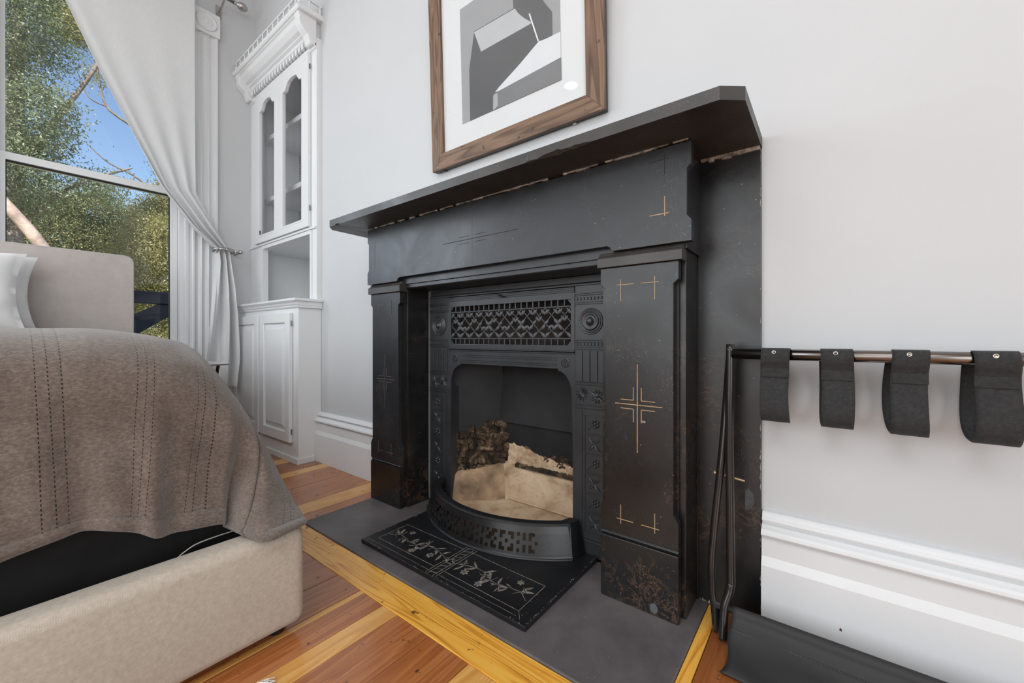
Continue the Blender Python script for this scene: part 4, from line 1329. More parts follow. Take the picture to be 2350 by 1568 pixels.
MB().box(iw0, iw1, 0.006, 0.0075, ih0, ih1).build('glazing', M['glass'], pc)
for X in (-0.34, 0.27):
    MB().box(X, X + 0.012, 0.014, 0.024, -0.003, 0.001).build('bumper', M['chrome'] if X > 0 else M['black_edge'], pc)
gm = lambda n, v: plain('print_' + n, (v, v * 1.01, v * 1.03), 0.6, var=0.04, scale=14)
greys = [gm('sky', 0.34), gm('tower', 0.105), gm('body', 0.090), gm('roof', 0.50), gm('cone', 0.72), gm('wall', 0.19), gm('pole', 0.75), gm('light', 0.40)]
px0, px1, pz0, pz1 = -0.221, 0.233, 0.151, 0.597
pr_ = MB()
def lay(poly, mi, k):
    pr_.plate([(min(max(a, px0), px1), min(max(b, pz0), pz1)) for a, b in poly], [], 0.0120 - 0.0006 * k, 0.0124, mi)
lay([(px0, pz0), (px1, pz0), (px1, pz1), (px0, pz1)], 0, 0)
lay([(0.038, 0.560), (0.043, 0.471), (0.06, 0.448), (0.123, 0.381), (0.151, 0.31), (0.174, 0.307), (0.202, 0.296), (0.202, 0.385), (0.172, 0.43), (0.12, 0.535)], 1, 1)
lay([(-0.147, 0.476), (-0.113, 0.388), (0.124, 0.383), (0.148, 0.311), (0.066, 0.268), (-0.032, 0.224), (-0.057, 0.208), (-0.059, 0.151), (-0.178, 0.151), (-0.177, 0.347)], 2, 2)
lay([(-0.147, 0.476), (0.05, 0.469), (0.063, 0.447), (0.09, 0.416), (0.124, 0.385), (-0.113, 0.388)], 3, 3)
lay([(-0.148, 0.478), (0.05, 0.471), (0.05, 0.469), (-0.147, 0.476)], 2, 4)
lay([(0.148, 0.311), (0.174, 0.307), (0.233, 0.305), (0.233, 0.222), (-0.026, 0.211), (-0.049, 0.213), (-0.026, 0.226), (0.066, 0.268)], 4, 4)
lay([(-0.057, 0.208), (-0.026, 0.211), (0.233, 0.222), (0.233, 0.151), (-0.059, 0.151)], 5, 5)
lay([(-0.057, 0.204), (-0.036, 0.206), (-0.036, 0.160), (-0.050, 0.151), (-0.059, 0.151)], 7, 6)
lay([(0.110, 0.420), (0.115, 0.420), (0.150, 0.311), (0.145, 0.311)], 6, 7)
pr_.build('print', greys, pc)
pc.rotation_euler = (0.035, 0, 0)
ORG[pc.name] = Vector((-0.92, 1.145, 1.397))

# ================================================================== BUILT-IN: BASE CABINET
cb = thing('base_cabinet', (-2.77, 1.11, 0), 'white built-in base cabinet with raised panel doors beside the fireplace', 'cabinet')
cx0, cx1 = -3.249, -2.302
MB().box(cx0, cx1, 1.046, 1.174, 0.0, 0.868).build('body', M['trim'], cb, bevel=0.0015)
MB().box(cx0, cx1 + 0.006, 1.038, 1.134, 0.0, 0.032).build('skirting', M['trim'], cb, bevel=0.0015)
ct = [(1.174, 0.868), (1.042, 0.868), (1.036, 0.876), (1.036, 0.882), (1.030, 0.886), (1.026, 0.896), (1.018, 0.904), (1.014, 0.909), (1.014, 0.920), (1.174, 0.920)]
q = MB(); q.prism(ct, 0, cx0, cx1 + 0.012)
# moulded return on the right end
q.box(cx1 + 0.010, cx1 + 0.024, 1.014, 1.174, 0.905, 0.920)
q.box(cx1 + 0.008, cx1 + 0.014, 1.030, 1.174, 0.882, 0.905)
q.build('countertop', M['trim'], cb, bevel=0.002)
def base_door(x0, x1, hinge_side):
    y = 1.024
    d = MB()
    d.plate([(x0, 0.112), (x1, 0.112), (x1, 0.842), (x0, 0.842)], [[(x0 + 0.058, 0.172), (x1 - 0.058, 0.172), (x1 - 0.058, 0.786), (x0 + 0.058, 0.786)]], y, y + 0.021)
    o = d.build('door', M['trim'], cb, bevel=0.004, seg=3)
    a0, a1, b0, b1 = x0 + 0.058, x1 - 0.058, 0.172, 0.786
    i = 0.035
    p = MB()
    p.add([(a0, y + 0.012, b0), (a1, y + 0.012, b0), (a1, y + 0.012, b1), (a0, y + 0.012, b1),
           (a0 + i, y + 0.001, b0 + i), (a1 - i, y + 0.001, b0 + i), (a1 - i, y + 0.001, b1 - i), (a0 + i, y + 0.001, b1 - i)],
          [(0, 1, 5, 4), (1, 2, 6, 5), (2, 3, 7, 6), (3, 0, 4, 7), (4, 5, 6, 7)])
    p.build('raised_panel', M['trim'], o)
    X = x1 if hinge_side > 0 else x0
    for z in (0.175, 0.782):
        MB().lathe([(0.0035, 0), (0.0035, 0.03)], (X + 0.002 * hinge_side, y + 0.012, z - 0.015), 'z', 8).build('hinge', M['hinge'], o)
base_door(-2.768, -2.366, 1)
base_door(-3.205, -2.795, -1)

# ================================================================== BUILT-IN: GLAZED HUTCH
hu = thing('glazed_bookcase', (-2.77, 1.17, 0.92), 'white built-in bookcase with arched glass doors and gallery rail over the base cabinet', 'bookcase')
hx0, hx1 = -3.249, -2.302
q = MB()
FY0, FY1 = 1.147, 1.178
q.plate([(hx0, 0.9205), (hx1, 0.9205), (hx1, 2.42), (hx0, 2.42)],
        [[(-3.035, 0.9215), (-2.372, 0.9215), (-2.372, 1.305), (-3.035, 1.305)], [(-3.10, 1.37), (-2.40, 1.37), (-2.40, 2.33), (-3.10, 2.33)]], FY0, FY1)
q.build('face_frame', M['trim'], hu, bevel=0.0015)
q = MB()
q.plate([(-3.060, 0.922), (-2.352, 0.922), (-2.352, 1.326), (-3.060, 1.326)], [[(-3.035, 0.9225), (-2.372, 0.9225), (-2.372, 1.305), (-3.035, 1.305)]], FY0 - 0.006, FY0)
q.box(hx0, hx1, FY0 - 0.010, FY0, 1.330, 1.342)
q.build('niche_moulding', M['trim'], hu, bevel=0.002)
# carcass
MB().box(-3.212, -3.195, FY1, 1.555, 0.9205, 2.415).build('side_panel', M['trim'], hu)
MB().box(-2.355, -2.338, FY1, 1.555, 0.9205, 2.415).build('side_panel', M['trim'], hu)
MB().box(-3.195, -2.355, 1.545, 1.558, 0.9205, 2.415).build('back_panel', M['trim'], hu)
MB().box(-3.195, -2.355, FY1, 1.545, 1.305, 1.37).build('niche_top', M['trim'], hu)
MB().box(-3.195, -2.355, FY1, 1.545, 0.905, 0.9205).build('niche_floor', M['trim'], hu)
MB().box(-3.195, -2.355, FY1, 1.545, 2.40, 2.415).build('carcass_top', M['trim'], hu)
for z in (1.665, 2.095):
    q = MB(); q.box(-3.193, -2.357, 1.225, 1.54, z, z + 0.018); q.box(-3.193, -2.357, 1.203, 1.225, z - 0.008, z + 0.024)
    q.build('shelf', M['trim'], hu, bevel=0.004, seg=3)
# perforated shelf strip
for Y in (1.28, 1.46):
    st = MB().box(-3.195, -3.192, Y - 0.008, Y + 0.008, 1.38, 2.39).build('shelf_strip', M['hinge'] if False else M['trim'], hu)
    q = MB()
    z = 1.40
    while z < 2.38:
        q.box(-3.192, -3.1915, Y - 0.004, Y + 0.004, z, z + 0.006); z += 0.0125
    q.build('strip_slots', M['iron_dark'], st)
# ribbed paper sticks (fluted back boards)
q = MB()
for i in range(12):
    X = -3.15 + i * 0.066
    q.box(X, X + 0.060, 1.539, 1.545, 1.371, 2.399)
q.build('beaded_boards', M['trim'], hu, bevel=0.002)
def arch_hole(a0, a1, z0, zs, zp):
    w = a1 - a0
    pts = [(a0, z0), (a1, z0), (a1, zs)]
    n = 28
    for i in range(1, n):
        t = i / n
        u = abs(2 * t - 1)
        if u > 0.80: s_ = 0.04 * math.sin((1 - u) / 0.20 * PI / 2)
        elif u > 0.40: s_ = 0.04 + 0.80 * (0.5 - 0.5 * math.cos(PI * (0.80 - u) / 0.40))
        else: s_ = 0.84 + 0.16 * math.cos(u / 0.40 * PI / 2)
        pts.append((a1 - w * t, zs + (zp - zs) * s_))
    pts.append((a0, zs))
    return pts
def up_door(x0, x1, g0, g1, hs):
    y = 1.126
    hole = arch_hole(g0, g1, 1.397, 2.232, 2.287)
    o = MB().plate([(x0, 1.346), (x1, 1.346), (x1, 2.352), (x0, 2.352)], [hole], y, y + 0.020).build('glazed_door', M['trim'], hu, bevel=0.003, seg=2)
    h2 = arch_hole(g0 - 0.012, g1 + 0.012, 1.385, 2.24, 2.300)
    MB().plate(h2, [hole], y - 0.0015, y + 0.001).build('glass_bead', M['trim'], o, bevel=0.001)
    MB().box(g0 - 0.004, g1 + 0.004, y + 0.012, y + 0.015, 1.39, 2.292).build('pane', M['cab_glass'], o)
    for z in (1.44, 2.26):
        MB().lathe([(0.0035, 0), (0.0035, 0.03)], ((x1 if hs > 0 else x0) + hs * 0.002, y + 0.012, z), 'z', 8).build('hinge', M['hinge'], o)
    if hs < 0:
        MB().box(g0 + 0.018, g0 + 0.022, y - 0.008, y, 1.398, 1.425).build('catch', M['hinge'], o)
up_door(-3.130, -2.752, -3.045, -2.812, -1)
up_door(-2.749, -2.366, -2.690, -2.440, 1)
# crown: cove, fillets, shelf
cr = MB()
cr.prism([(1.178, 2.42), (1.134, 2.42), (1.130, 2.428), (1.124, 2.430), (1.122, 2.445), (1.108, 2.452), (1.106, 2.458), (1.088, 2.466), (1.068, 2.486), (1.058, 2.505), (1.048, 2.510), (1.048, 2.516), (1.178, 2.516)], 0, hx0 + 0.02, hx1 - 0.02)
cr.prism([(1.178, 2.516), (1.040, 2.516), (1.034, 2.522), (1.030, 2.532), (1.034, 2.542), (1.178, 2.545)], 0, hx0, hx1 + 0.022)
cr.prism([(1.147, 2.356), (1.138, 2.360), (1.134, 2.366), (1.138, 2.372), (1.136, 2.382), (1.147, 2.386)], 0, hx0, hx1)
crown = cr.build('crown_moulding', M['trim'], hu, bevel=0.001)
corb = [(1.147, 2.372), (1.118, 2.366), (1.110, 2.372), (1.104, 2.392), (1.094, 2.412), (1.072, 2.430), (1.056, 2.448), (1.050, 2.470), (1.052, 2.490), (1.046, 2.500), (1.044, 2.516), (1.147, 2.516)]
for a, b in ((hx0, hx0 + 0.055), (hx1 - 0.055, hx1)):
    MB().prism(corb, 0, a, b).build('corbel', M['trim'], hu, bevel=0.003)
nd = 20
da, db = hx0 + 0.07, hx1 - 0.07
d0 = MB().box(0, 0.024, -0.016, 0, 0, 0.034)
d0.v = [(p[0] + (0.010 if p[1] < -0.008 else 0), p[1], p[2]) for p in d0.v]
d0o = d0.build('dentil', M['trim'], crown, bevel=0.002)
for i in range(nd):
    o = d0o if i == 0 else d0o.copy()
    if i: COL.objects.link(o)
    o.parent = crown
    o.location = Vector((da + (db - da - 0.03) * i / (nd - 1), 1.1365, 2.388))
    # children are in the bookcase frame
for o in [c for c in crown.children if c.name.startswith('dentil')]:
    pass
rail = MB().box(hx0 + 0.004, hx1 + 0.018, 1.040, 1.052, 2.590, 2.599).box(hx1 + 0.006, hx1 + 0.018, 1.040, 1.172, 2.590, 2.599).build('gallery_rail', M['trim'], hu, bevel=0.002)
bal = [(0.0055, 0), (0.0055, 0.004), (0.003, 0.008), (0.0062, 0.018), (0.0062, 0.024), (0.003, 0.034), (0.0055, 0.041), (0.0055, 0.046)]
b0 = MB().lathe(bal, (0, 0, 0), 'z', 8).build('baluster', M['trim'], rail, smooth=True)
bp = [(hx0 + 0.03 + i * 0.0735, 1.046) for i in range(13)] + [(hx1 + 0.012, 1.10), (hx1 + 0.012, 1.16)]
for i, (X, Y) in enumerate(bp):
    o = b0 if i == 0 else b0.copy()
    if i: COL.objects.link(o)
    o.parent = rail
    o.location = Vector((X, Y, 2.5445))
MB().lathe([(0.010, 0), (0.010, 0.006), (0.007, 0.012), (0.009, 0.03), (0.007, 0.045), (0.010, 0.055), (0.010, 0.062)], (hx1 + 0.012, 1.046, 2.5445), 'z', 12).build('gallery_post', M['trim'], rail, smooth=True)

# ================================================================== CURTAIN, HOLDBACK, ROD
cu = MB()
left_edge = [(0.05, 2.90), (0.243, 2.46), (0.358, 2.18), (0.494, 1.88), (0.628, 1.598), (0.775, 1.396), (0.900, 1.275)]
right_edge = [(0.799, 2.90), (0.799, 2.46), (0.799, 2.18), (0.799, 1.88), (0.802, 1.622), (0.868, 1.50), (0.990, 1.275)]
def interp(tab, z):
    for (y0_, z0_), (y1_, z1_) in zip(tab[:-1], tab[1:]):
        if z <= z0_ and z >= z1_:
            t = (z0_ - z) / (z0_ - z1_)
            return y0_ + (y1_ - y0_) * t
    return tab[0][0] if z > tab[0][1] else tab[-1][0]
NU, NV = 150, 90
rows = []
for j in range(NV + 1):
    z = 2.90 - (2.90 - 1.275) * (j / NV)
    a = interp(left_edge, z); b = interp(right_edge, z)
    # the gathered front hem takes the cloth: more folds by the leading edge
    row = []
    gather = min(1, max(0, (z - 1.275) / 1.2))
    for i in range(NU + 1):
        s = i / NU
        ss = s ** (1.5)
        y = a + (b - a) * ss
        amp = 0.008 + 0.020 * (1 - gather)
        lead = math.exp(-s * 4.2)
        x = -3.155 + 0.034 * (1 - s) * (1 - 0.3 * gather) + amp * math.sin(s * 24 + 2.0 * gather + 0.6 * math.sin(s * 7)) * (0.10 + 0.5 * lead + 0.9 * (1 - gather) ** 2)
        sag = 0.0
        zz = z - sag
        row.append((x, y, zz))
    rows.append(row)
# below the holdback: the tail fans out
le2 = [(0.900, 1.275), (0.908, 1.20), (0.877, 0.913), (0.850, 0.62), (0.842, 0.54), (0.85, 0.36)]
re2 = [(0.990, 1.275), (0.997, 1.20), (1.020, 1.03), (1.031, 0.865), (1.034, 0.55), (1.018, 0.36)]
NV2 = 60
for j in range(1, NV2 + 1):
    z = 1.275 - (1.275 - 0.36) * (j / NV2)
    a = interp(le2, z); b = interp(re2, z)
    op = min(1, (1.275 - z) / 0.5)
    row = []
    for i in range(NU + 1):
        s = i / NU
        y = a + (b - a) * s
        amp = 0.020 + 0.014 * op
        x = -3.150 + amp * math.sin(s * 15 + 1.6 * math.sin(s * 4 + z * 3)) + 0.004 * math.sin(s * 47 + z * 4)
        zz = z
        if j > NV2 - 12:
            zz = z + 0.10 * (1 - s) ** 1.0 * (j - (NV2 - 12)) / 12 + 0.012 * math.sin(s * 15)
        t_ = min(1, max(0, (1.20 - z) / 0.25))
        row.append((x + 0.095 * t_, y * (1 - 0.030 * t_), zz))
    rows.append(row)
cu.grid(rows)
cur = cu.build('curtain', M['curtain'], smooth=True, solid=0.0016)
tag(cur, 'sheer white linen curtain swept aside and tied back at the window', 'curtain')
hb = thing('curtain_holdback', (WX, 1.05, 1.275), 'satin silver curtain holdback with round knob on the wall', 'holdback')
MB().tube([(WX + 0.001, 1.045, 1.278), (-3.20, 1.048, 1.278), (-3.12, 1.040, 1.278)], [0.007, 0.006, 0.006], 12).build('stem', M['satin'], hb, smooth=True)
MB().lathe([(0.004, -0.004), (0.012, 0.0), (0.015, 0.006), (0.013, 0.014), (0.006, 0.019), (0.001, 0.020)], (-3.125, 1.040, 1.278), 'x', 18).build('knob', M['satin'], hb, smooth=True)
ring = [( -3.145 + 0.046 * math.cos(t), 0.948 + 0.062 * math.sin(t), 1.276 + 0.004 * math.cos(t)) for t in [i * 2 * PI / 36 for i in range(37)]]
bd = MB()
rows = [[(p[0], p[1], p[2] - 0.010) for p in ring], [(p[0] + 0.002 * math.copysign(1, p[0] + 3.145), p[1], p[2]) for p in ring], [(p[0], p[1], p[2] + 0.010) for p in ring]]
bd.grid(rows)
bd.build('band', M['satin'], hb, smooth=True, solid=0.003)
MB().tube([(-3.115, 1.000, 1.274), (-3.118, 1.020, 1.276), (-3.122, 1.040, 1.278)], 0.006, 10).build('arm', M['satin'], hb, smooth=True)
rd = thing('curtain_rod', (-3.13, 0.95, 2.93), 'brushed metal curtain rod with egg shaped finial above the window', 'curtain rod')
MB().tube([(-3.13, -1.3, 2.945), (-3.13, 1.005, 2.945)], 0.011, 14).build('rod', M['satin'], rd, smooth=True)
MB().lathe([(0.011, 0), (0.014, 0.003), (0.014, 0.008), (0.008, 0.012), (0.010, 0.016), (0.022, 0.030), (0.026, 0.046), (0.023, 0.062), (0.013, 0.076), (0.002, 0.081)], (-3.13, 1.003, 2.945), 'y', 24).build('finial', M['satin'], rd, smooth=True)
q = MB().box(-3.249, -3.243, 0.935, 0.965, 2.86, 2.945).tube([(-3.245, 0.95, 2.90), (-3.19, 0.95, 2.905), (-3.145, 0.95, 2.925), (-3.13, 0.95, 2.935)], 0.006, 8)
q.build('bracket', M['satin'], rd)

# ================================================================== BED
bed = thing('bed', (-2.05, -0.31, 0), 'upholstered bed with taupe headboard at the window and beige footboard', 'bed')
def rrect(x0, x1, z0, z1, r, n=6, corners=(1, 1, 1, 1)):
    pts = []
    for (cx_, cz_, a0), c in zip(((x0, z0, PI), (x1, z0, 1.5 * PI), (x1, z1, 0), (x0, z1, 0.5 * PI)), corners):
        if not c: pts.append((cx_, cz_)); continue
        ox = cx_ + (r if cx_ == x0 else -r); oz = cz_ + (r if cz_ == z0 else -r)
        pts += arcpts(ox, oz, r, a0, a0 + PI / 2, n)
    return pts
hbp = rrect(-1.12, 0.496, 0.02, 1.156, 0.035, 6, (0, 0, 1, 1))
head = yz_plate(hbp, [], -3.155, -3.070).build('headboard', M['linen_head'], bed, bevel=0.006, seg=3)
MB().tube([(-3.073, a, b) for a, b in rrect(-1.118, 0.494, 0.03, 1.154, 0.035, 6, (0, 0, 1, 1))[1:-0 or None]], 0.004, 6).build('piping', M['linen_pipe'], head, smooth=True)
# footboard: soft upholstered rail, slightly bulged, with gridded surface
def soft_bar(x0, x1, y0, y1, z0, z1, r, name, mat, ny=60, bulge=0.006):
    prof = rrect(x0, x1, z0, z1, r, 5)
    cx_, cz_ = (x0 + x1) / 2, (z0 + z1) / 2
    rows = []
    ys = [y0 + (y1 - y0) * i / ny for i in range(ny + 1)]
    ends = [(y1 - r * (1 - math.cos(t)) if False else y1, 1) for t in (0,)]
    for y in ys:
        e = 1.0
        d = min(y - y0, y1 - y)
        if d < r:
            e = 1 - (1 - math.sqrt(max(0, 1 - ((r - d) / r) ** 2))) * 0.9
        row = []
        for a, b in prof:
            # shrink by a fixed inset near the ends
            ins_ = (1 - e) * r
            dx_ = math.copysign(min(abs(a - cx_), ins_), cx_ - a); dz_ = math.copysign(min(abs(b - cz_), ins_), cz_ - b)
            w = 0.0015 * noise.noise((y * 6, a * 12, b * 12))
            bz = bulge * math.sin(PI * min(1, max(0, (b - z0) / (z1 - z0))))
            row.append((a + dx_ + (bz if a > cx_ else 0) + w, y, b + dz_ + w))
        rows.append(row)
    mb = MB().grid(rows, closed=True)
    n = len(prof)
    mb.f.append(tuple(range(n))); mb.mi.append(0)
    mb.f.append(tuple((len(rows) - 1) * n + k for k in reversed(range(n)))); mb.mi.append(0)
    return mb.build(name, mat, bed, smooth=True)
ft_ = soft_bar(-1.066, -0.988, -1.12, 0.468, 0.022, 0.253, 0.024, 'footboard', M['linen_base'], 240)
tag(ft_, 'beige woven footboard')
MB().box(-3.07, -1.066, 0.405, 0.462, 0.022, 0.250).build('side_rail', M['linen_base'], bed, bevel=0.015, seg=3)
MB().box(-3.07, -1.066, -1.115, -1.06, 0.022, 0.250).build('side_rail', M['linen_base'], bed, bevel=0.015, seg=3)
for X, Y in ((-1.04, 0.42), (-1.04, -1.08), (-3.11, 0.42), (-3.11, -1.08)):
    MB().lathe([(0.018, 0), (0.022, 0.024)], (X, Y, 0.0), 'z', 12).build('foot', M['black_edge'], bed)
MB().box(-3.068, -1.135, -1.055, 0.400, 0.03, 0.46).build('platform', M['black_cloth'], bed, bevel=0.01)
mt = MB().box(-3.060, -1.24, -1.00, 0.325, 0.461, 0.655).build('mattress', M['pillow'], bevel=0.05, seg=4)
tag(mt, 'thick white mattress under the brown throw', 'mattress')
cord = MB().tube([tuple(p) for p in resample_([(-1.072, 0.236, 0.236), (-1.074, 0.252, 0.246), (-1.078, 0.275, 0.2535), (-1.082, 0.31, 0.2545), (-1.088, 0.345, 0.252), (-1.100, 0.385, 0.246)], 30)], 0.0014, 8).build('cord', M['linen_pipe'], smooth=True)
tag(cord, 'thin pale cord looping out of the gap behind the footboard', 'cord')

# ---- throw: control columns (top centre -> hem), interpolated with Catmull-Rom
def front_col(y_top, y_bot, hemz, dx=0.0, hx=-1.062, zt=0.715):
    ym = lambda t: y_top + (y_bot - y_top) * t
    return [(-2.99, y_top * 0.98, 0.708), (-2.0, y_top, zt - 0.003), (-1.35, y_top, zt + 0.002), (-1.20, y_top, zt - 0.004), (-1.115, ym(.06), zt - 0.045), (-1.080, ym(.25), 0.60),
            (-1.070, ym(.5), 0.50), (-1.066 + dx, ym(.75), 0.42), (hx, y_bot, hemz)]
K = []   # (u, column)
K.append((-5.5, front_col(-1.02, -1.09, 0.36)))
K.append((-4.5, front_col(-0.90, -0.95, 0.37)))
K.append((-3.5, front_col(-0.70, -0.72, 0.34)))
K.append((-2.5, front_col(-0.48, -0.50, 0.35)))
K.append((-1.5, front_col(-0.26, -0.27, 0.33)))
K.append((-0.5, front_col(-0.06, -0.065, 0.345)))
K.append((0.0, front_col(0.005, 0.000, 0.342, -0.004, -1.060)))
K.append((0.5, front_col(0.062, 0.072, 0.352, 0.004, -1.064)))
K.append((1.0, front_col(0.135, 0.125, 0.350, 0.012, -1.052)))
K.append((1.5, front_col(0.200, 0.175, 0.328, 0.004, -1.060, 0.706)))
K.append((2.0, front_col(0.245, 0.215, 0.302, 0.002, -1.060, 0.696)))
K.append((2.5, [(-2.99, 0.30, 0.705), (-2.0, 0.30, 0.702), (-1.45, 0.290, 0.696), (-1.28, 0.285, 0.684), (-1.14, 0.292, 0.645), (-1.088, 0.292, 0.58), (-1.072, 0.284, 0.50), (-1.066, 0.272, 0.42), (-1.060, 0.262, 0.298)]))
K.append((2.8, [(-2.99, 0.35, 0.703), (-2.0, 0.345, 0.698), (-1.50, 0.330, 0.690), (-1.31, 0.322, 0.668), (-1.165, 0.330, 0.615), (-1.098, 0.338, 0.545), (-1.076, 0.336, 0.47), (-1.066, 0.325, 0.40), (-1.062, 0.318, 0.289)]))
K.append((2.9, [(-2.99, 0.37, 0.700), (-2.0, 0.365, 0.694), (-1.53, 0.350, 0.682), (-1.335, 0.345, 0.652), (-1.185, 0.352, 0.590), (-1.112, 0.364, 0.515), (-1.095, 0.362, 0.44), (-1.098, 0.345, 0.36), (-1.092, 0.330, 0.272)]))
K.append((3.0, [(-2.99, 0.39, 0.697), (-2.0, 0.385, 0.690), (-1.56, 0.372, 0.672), (-1.36, 0.366, 0.636), (-1.205, 0.374, 0.565), (-1.120, 0.390, 0.487), (-1.082, 0.392, 0.42), (-1.060, 0.375, 0.34), (-1.035, 0.345, 0.266)]))
K.append((3.15, [(-2.99, 0.41, 0.690), (-2.0, 0.405, 0.682), (-1.59, 0.395, 0.655), (-1.39, 0.390, 0.612), (-1.225, 0.396, 0.538), (-1.128, 0.404, 0.470), (-1.075, 0.408, 0.405), (-1.035, 0.398, 0.32), (-0.972, 0.366, 0.262)]))
K.append((3.4, [(-2.99, 0.435, 0.678), (-2.0, 0.43, 0.668), (-1.64, 0.425, 0.632), (-1.43, 0.418, 0.580), (-1.255, 0.421, 0.505), (-1.145, 0.425, 0.438), (-1.085, 0.432, 0.372), (-1.040, 0.440, 0.306), (-0.966, 0.402, 0.262)]))
K.append((3.7, [(-2.99, 0.455, 0.655), (-2.0, 0.452, 0.640), (-1.70, 0.446, 0.600), (-1.48, 0.442, 0.550), (-1.295, 0.443, 0.478), (-1.175, 0.446, 0.410), (-1.105, 0.455, 0.345), (-1.055, 0.466, 0.290), (-0.992, 0.466, 0.256)]))
K.append((4.1, [(-2.99, 0.470, 0.62), (-2.0, 0.468, 0.600), (-1.76, 0.466, 0.560), (-1.56, 0.465, 0.51), (-1.38, 0.465, 0.45), (-1.26, 0.468, 0.39), (-1.18, 0.475, 0.33), (-1.13, 0.484, 0.28), (-1.085, 0.492, 0.225)]))
K.append((4.6, [(-2.99, 0.476, 0.57), (-2.05, 0.476, 0.555), (-1.85, 0.477, 0.51), (-1.68, 0.478, 0.46), (-1.53, 0.479, 0.41), (-1.42, 0.481, 0.35), (-1.36, 0.485, 0.30), (-1.31, 0.490, 0.26), (-1.28, 0.495, 0.22)]))
K.append((5.5, [(-2.99, 0.480, 0.48), (-2.3, 0.480, 0.47), (-2.1, 0.481, 0.44), (-2.0, 0.482, 0.40), (-1.9, 0.483, 0.36), (-1.85, 0.485, 0.32), (-1.80, 0.487, 0.29), (-1.78, 0.489, 0.26), (-1.76, 0.491, 0.235)]))
K.append((6.5, [(-2.99, 0.484, 0.36), (-2.8, 0.484, 0.36), (-2.7, 0.484, 0.35), (-2.6, 0.485, 0.33), (-2.55, 0.486, 0.31), (-2.5, 0.487, 0.30), (-2.48, 0.488, 0.28), (-2.46, 0.489, 0.26), (-2.45, 0.490, 0.25)]))
NR = 72
colsK = [(u, resample(c, NR)) for u, c in K]
rows = []; uvs = []
us = []
for a in range(len(colsK) - 1):
    n = 10 if colsK[a][0] < -0.5 else 14
    for s in range(n):
        us.append((a, s / n))
us.append((len(colsK) - 2, 1.0))
bl = MB()
cols_ = []
for a, t in us:
    c0 = colsK[max(a - 1, 0)][1]; c1 = colsK[a][1]; c2 = colsK[a + 1][1]; c3 = colsK[min(a + 2, len(colsK) - 1)][1]
    u = colsK[a][0] * (1 - t) + colsK[a + 1][0] * t
    col = [cr_(c0[k], c1[k], c2[k], c3[k], t) for k in range(NR + 1)]
    cols_.append((u, col))
for u, col in cols_:
    L_ = 0.0
    rr2 = []
    # arc length from the hem up
    acc = [0.0]
    for k in range(NR, 0, -1):
        acc.append(acc[-1] + float(np.linalg.norm(col[k] - col[k - 1])))
    acc = acc[::-1]
    for k in range(NR + 1):
        p = col[k]
        hem_t = min(1.0, max(0.0, (0.62 - p[2]) / 0.30))
        w = 0.012 * hem_t * math.sin(u * 4.1 + 1.3) + 0.006 * hem_t * math.sin(u * 9.7 + p[2] * 9) + 0.004 * noise.noise((p[0] * 6, p[1] * 6, p[2] * 6))
        w += 0.014 * noise.noise((u * 1.1 + p[2] * 2.2, p[2] * 5.5 - u * 0.8, 4.0)) * min(1.0, max(0.0, (0.68 - p[2]) / 0.15)) * min(1.0, max(0.0, (p[2] - 0.30) / 0.12))
        if u > 3.0: w *= 0.35
        q_ = (p[0] + (w if p[0] > -1.2 else 0), p[1], p[2] + (0.004 * noise.noise((p[0] * 3, p[1] * 3, 1)) if k < 40 else 0))
        rr2.append(q_)
        uvs.append((u, acc[k]))
    rows.append(rr2)
bl.grid(rows)
blanket = bl.build('throw_blanket', M['blanket'], smooth=True, uv=uvs, solid=0.007)
tag(blanket, 'heathered brown knitted throw covering the bed, with rows of eyelet stitching', 'blanket')
# hem band, a turned edge of the throw
hem = MB()
hr = []
for (u, col), rr2 in zip(cols_, rows):
    hr.append([Vector(rr2[NR - 3]) + Vector((0.004, 0.0012, 0)), Vector(rr2[NR - 1]) + Vector((0.0052, 0.0015, 0)), Vector(rr2[NR]) + Vector((0.0042, 0.001, -0.003)), Vector(rr2[NR]) + Vector((0, 0, -0.004))])
hem.grid(hr[:-30])
hem.build('hem', M['blanket'], blanket, smooth=True, uv=[(0.1, 0.1)] * (len(hr[:-30]) * 4), solid=0.003)

# ---- pillows
def pillow(name, c, w, h, d, lean, label, seed):
    n = 26
    me_v = []; fs = []
    rows_f = []; rows_b = []
    for i in range(n + 1):
        v = -1 + 2 * i / n
        rf = []; rb = []
        for j in range(n + 1):
            u = -1 + 2 * j / n
            px_ = (1 - 0.07 * (1 - abs(v) ** 2) * 1.0) if False else 1
            pin = 1 - 0.10 * (1 - v * v) * (abs(u) ** 3) 
            pin2 = 1 - 0.10 * (1 - u * u) * (abs(v) ** 3)
            X = u * w / 2 * pin; Z = v * h / 2 * pin2
            th = d / 2 * (max(0, (1 - u ** 4)) ** 0.5) * (max(0, (1 - v ** 4)) ** 0.5)
            wr = 0.010 * noise.noise((u * 2.2 + seed, v * 2.2, 0)) + 0.012 * noise.noise((u * 1.0 + v * 4 + seed, v - u, 3)) * (1 - u * u)
            rf.append((th + wr * (1 if th > 0.005 else 0.2), X, Z)); rb.append((-th, X, Z))
        rows_f.append(rf); rows_b.append(rb)
    mb = MB(); mb.grid(rows_f); mb.grid([list(reversed(r_)) for r_ in rows_b])
    R = Matrix.Rotation(lean, 3, 'Y')
    mb.v = [tuple(Vector(c) + R @ Vector(p)) for p in mb.v]
    o = mb.build(name, M['pillow'], smooth=True)
    bm = bmesh.new(); bm.from_mesh(o.data); bmesh.ops.remove_doubles(bm, verts=bm.verts, dist=0.0005); bm.to_mesh(o.data); bm.free()
    tag(o, label, 'pillow', 'pillows against the headboard')
    return o
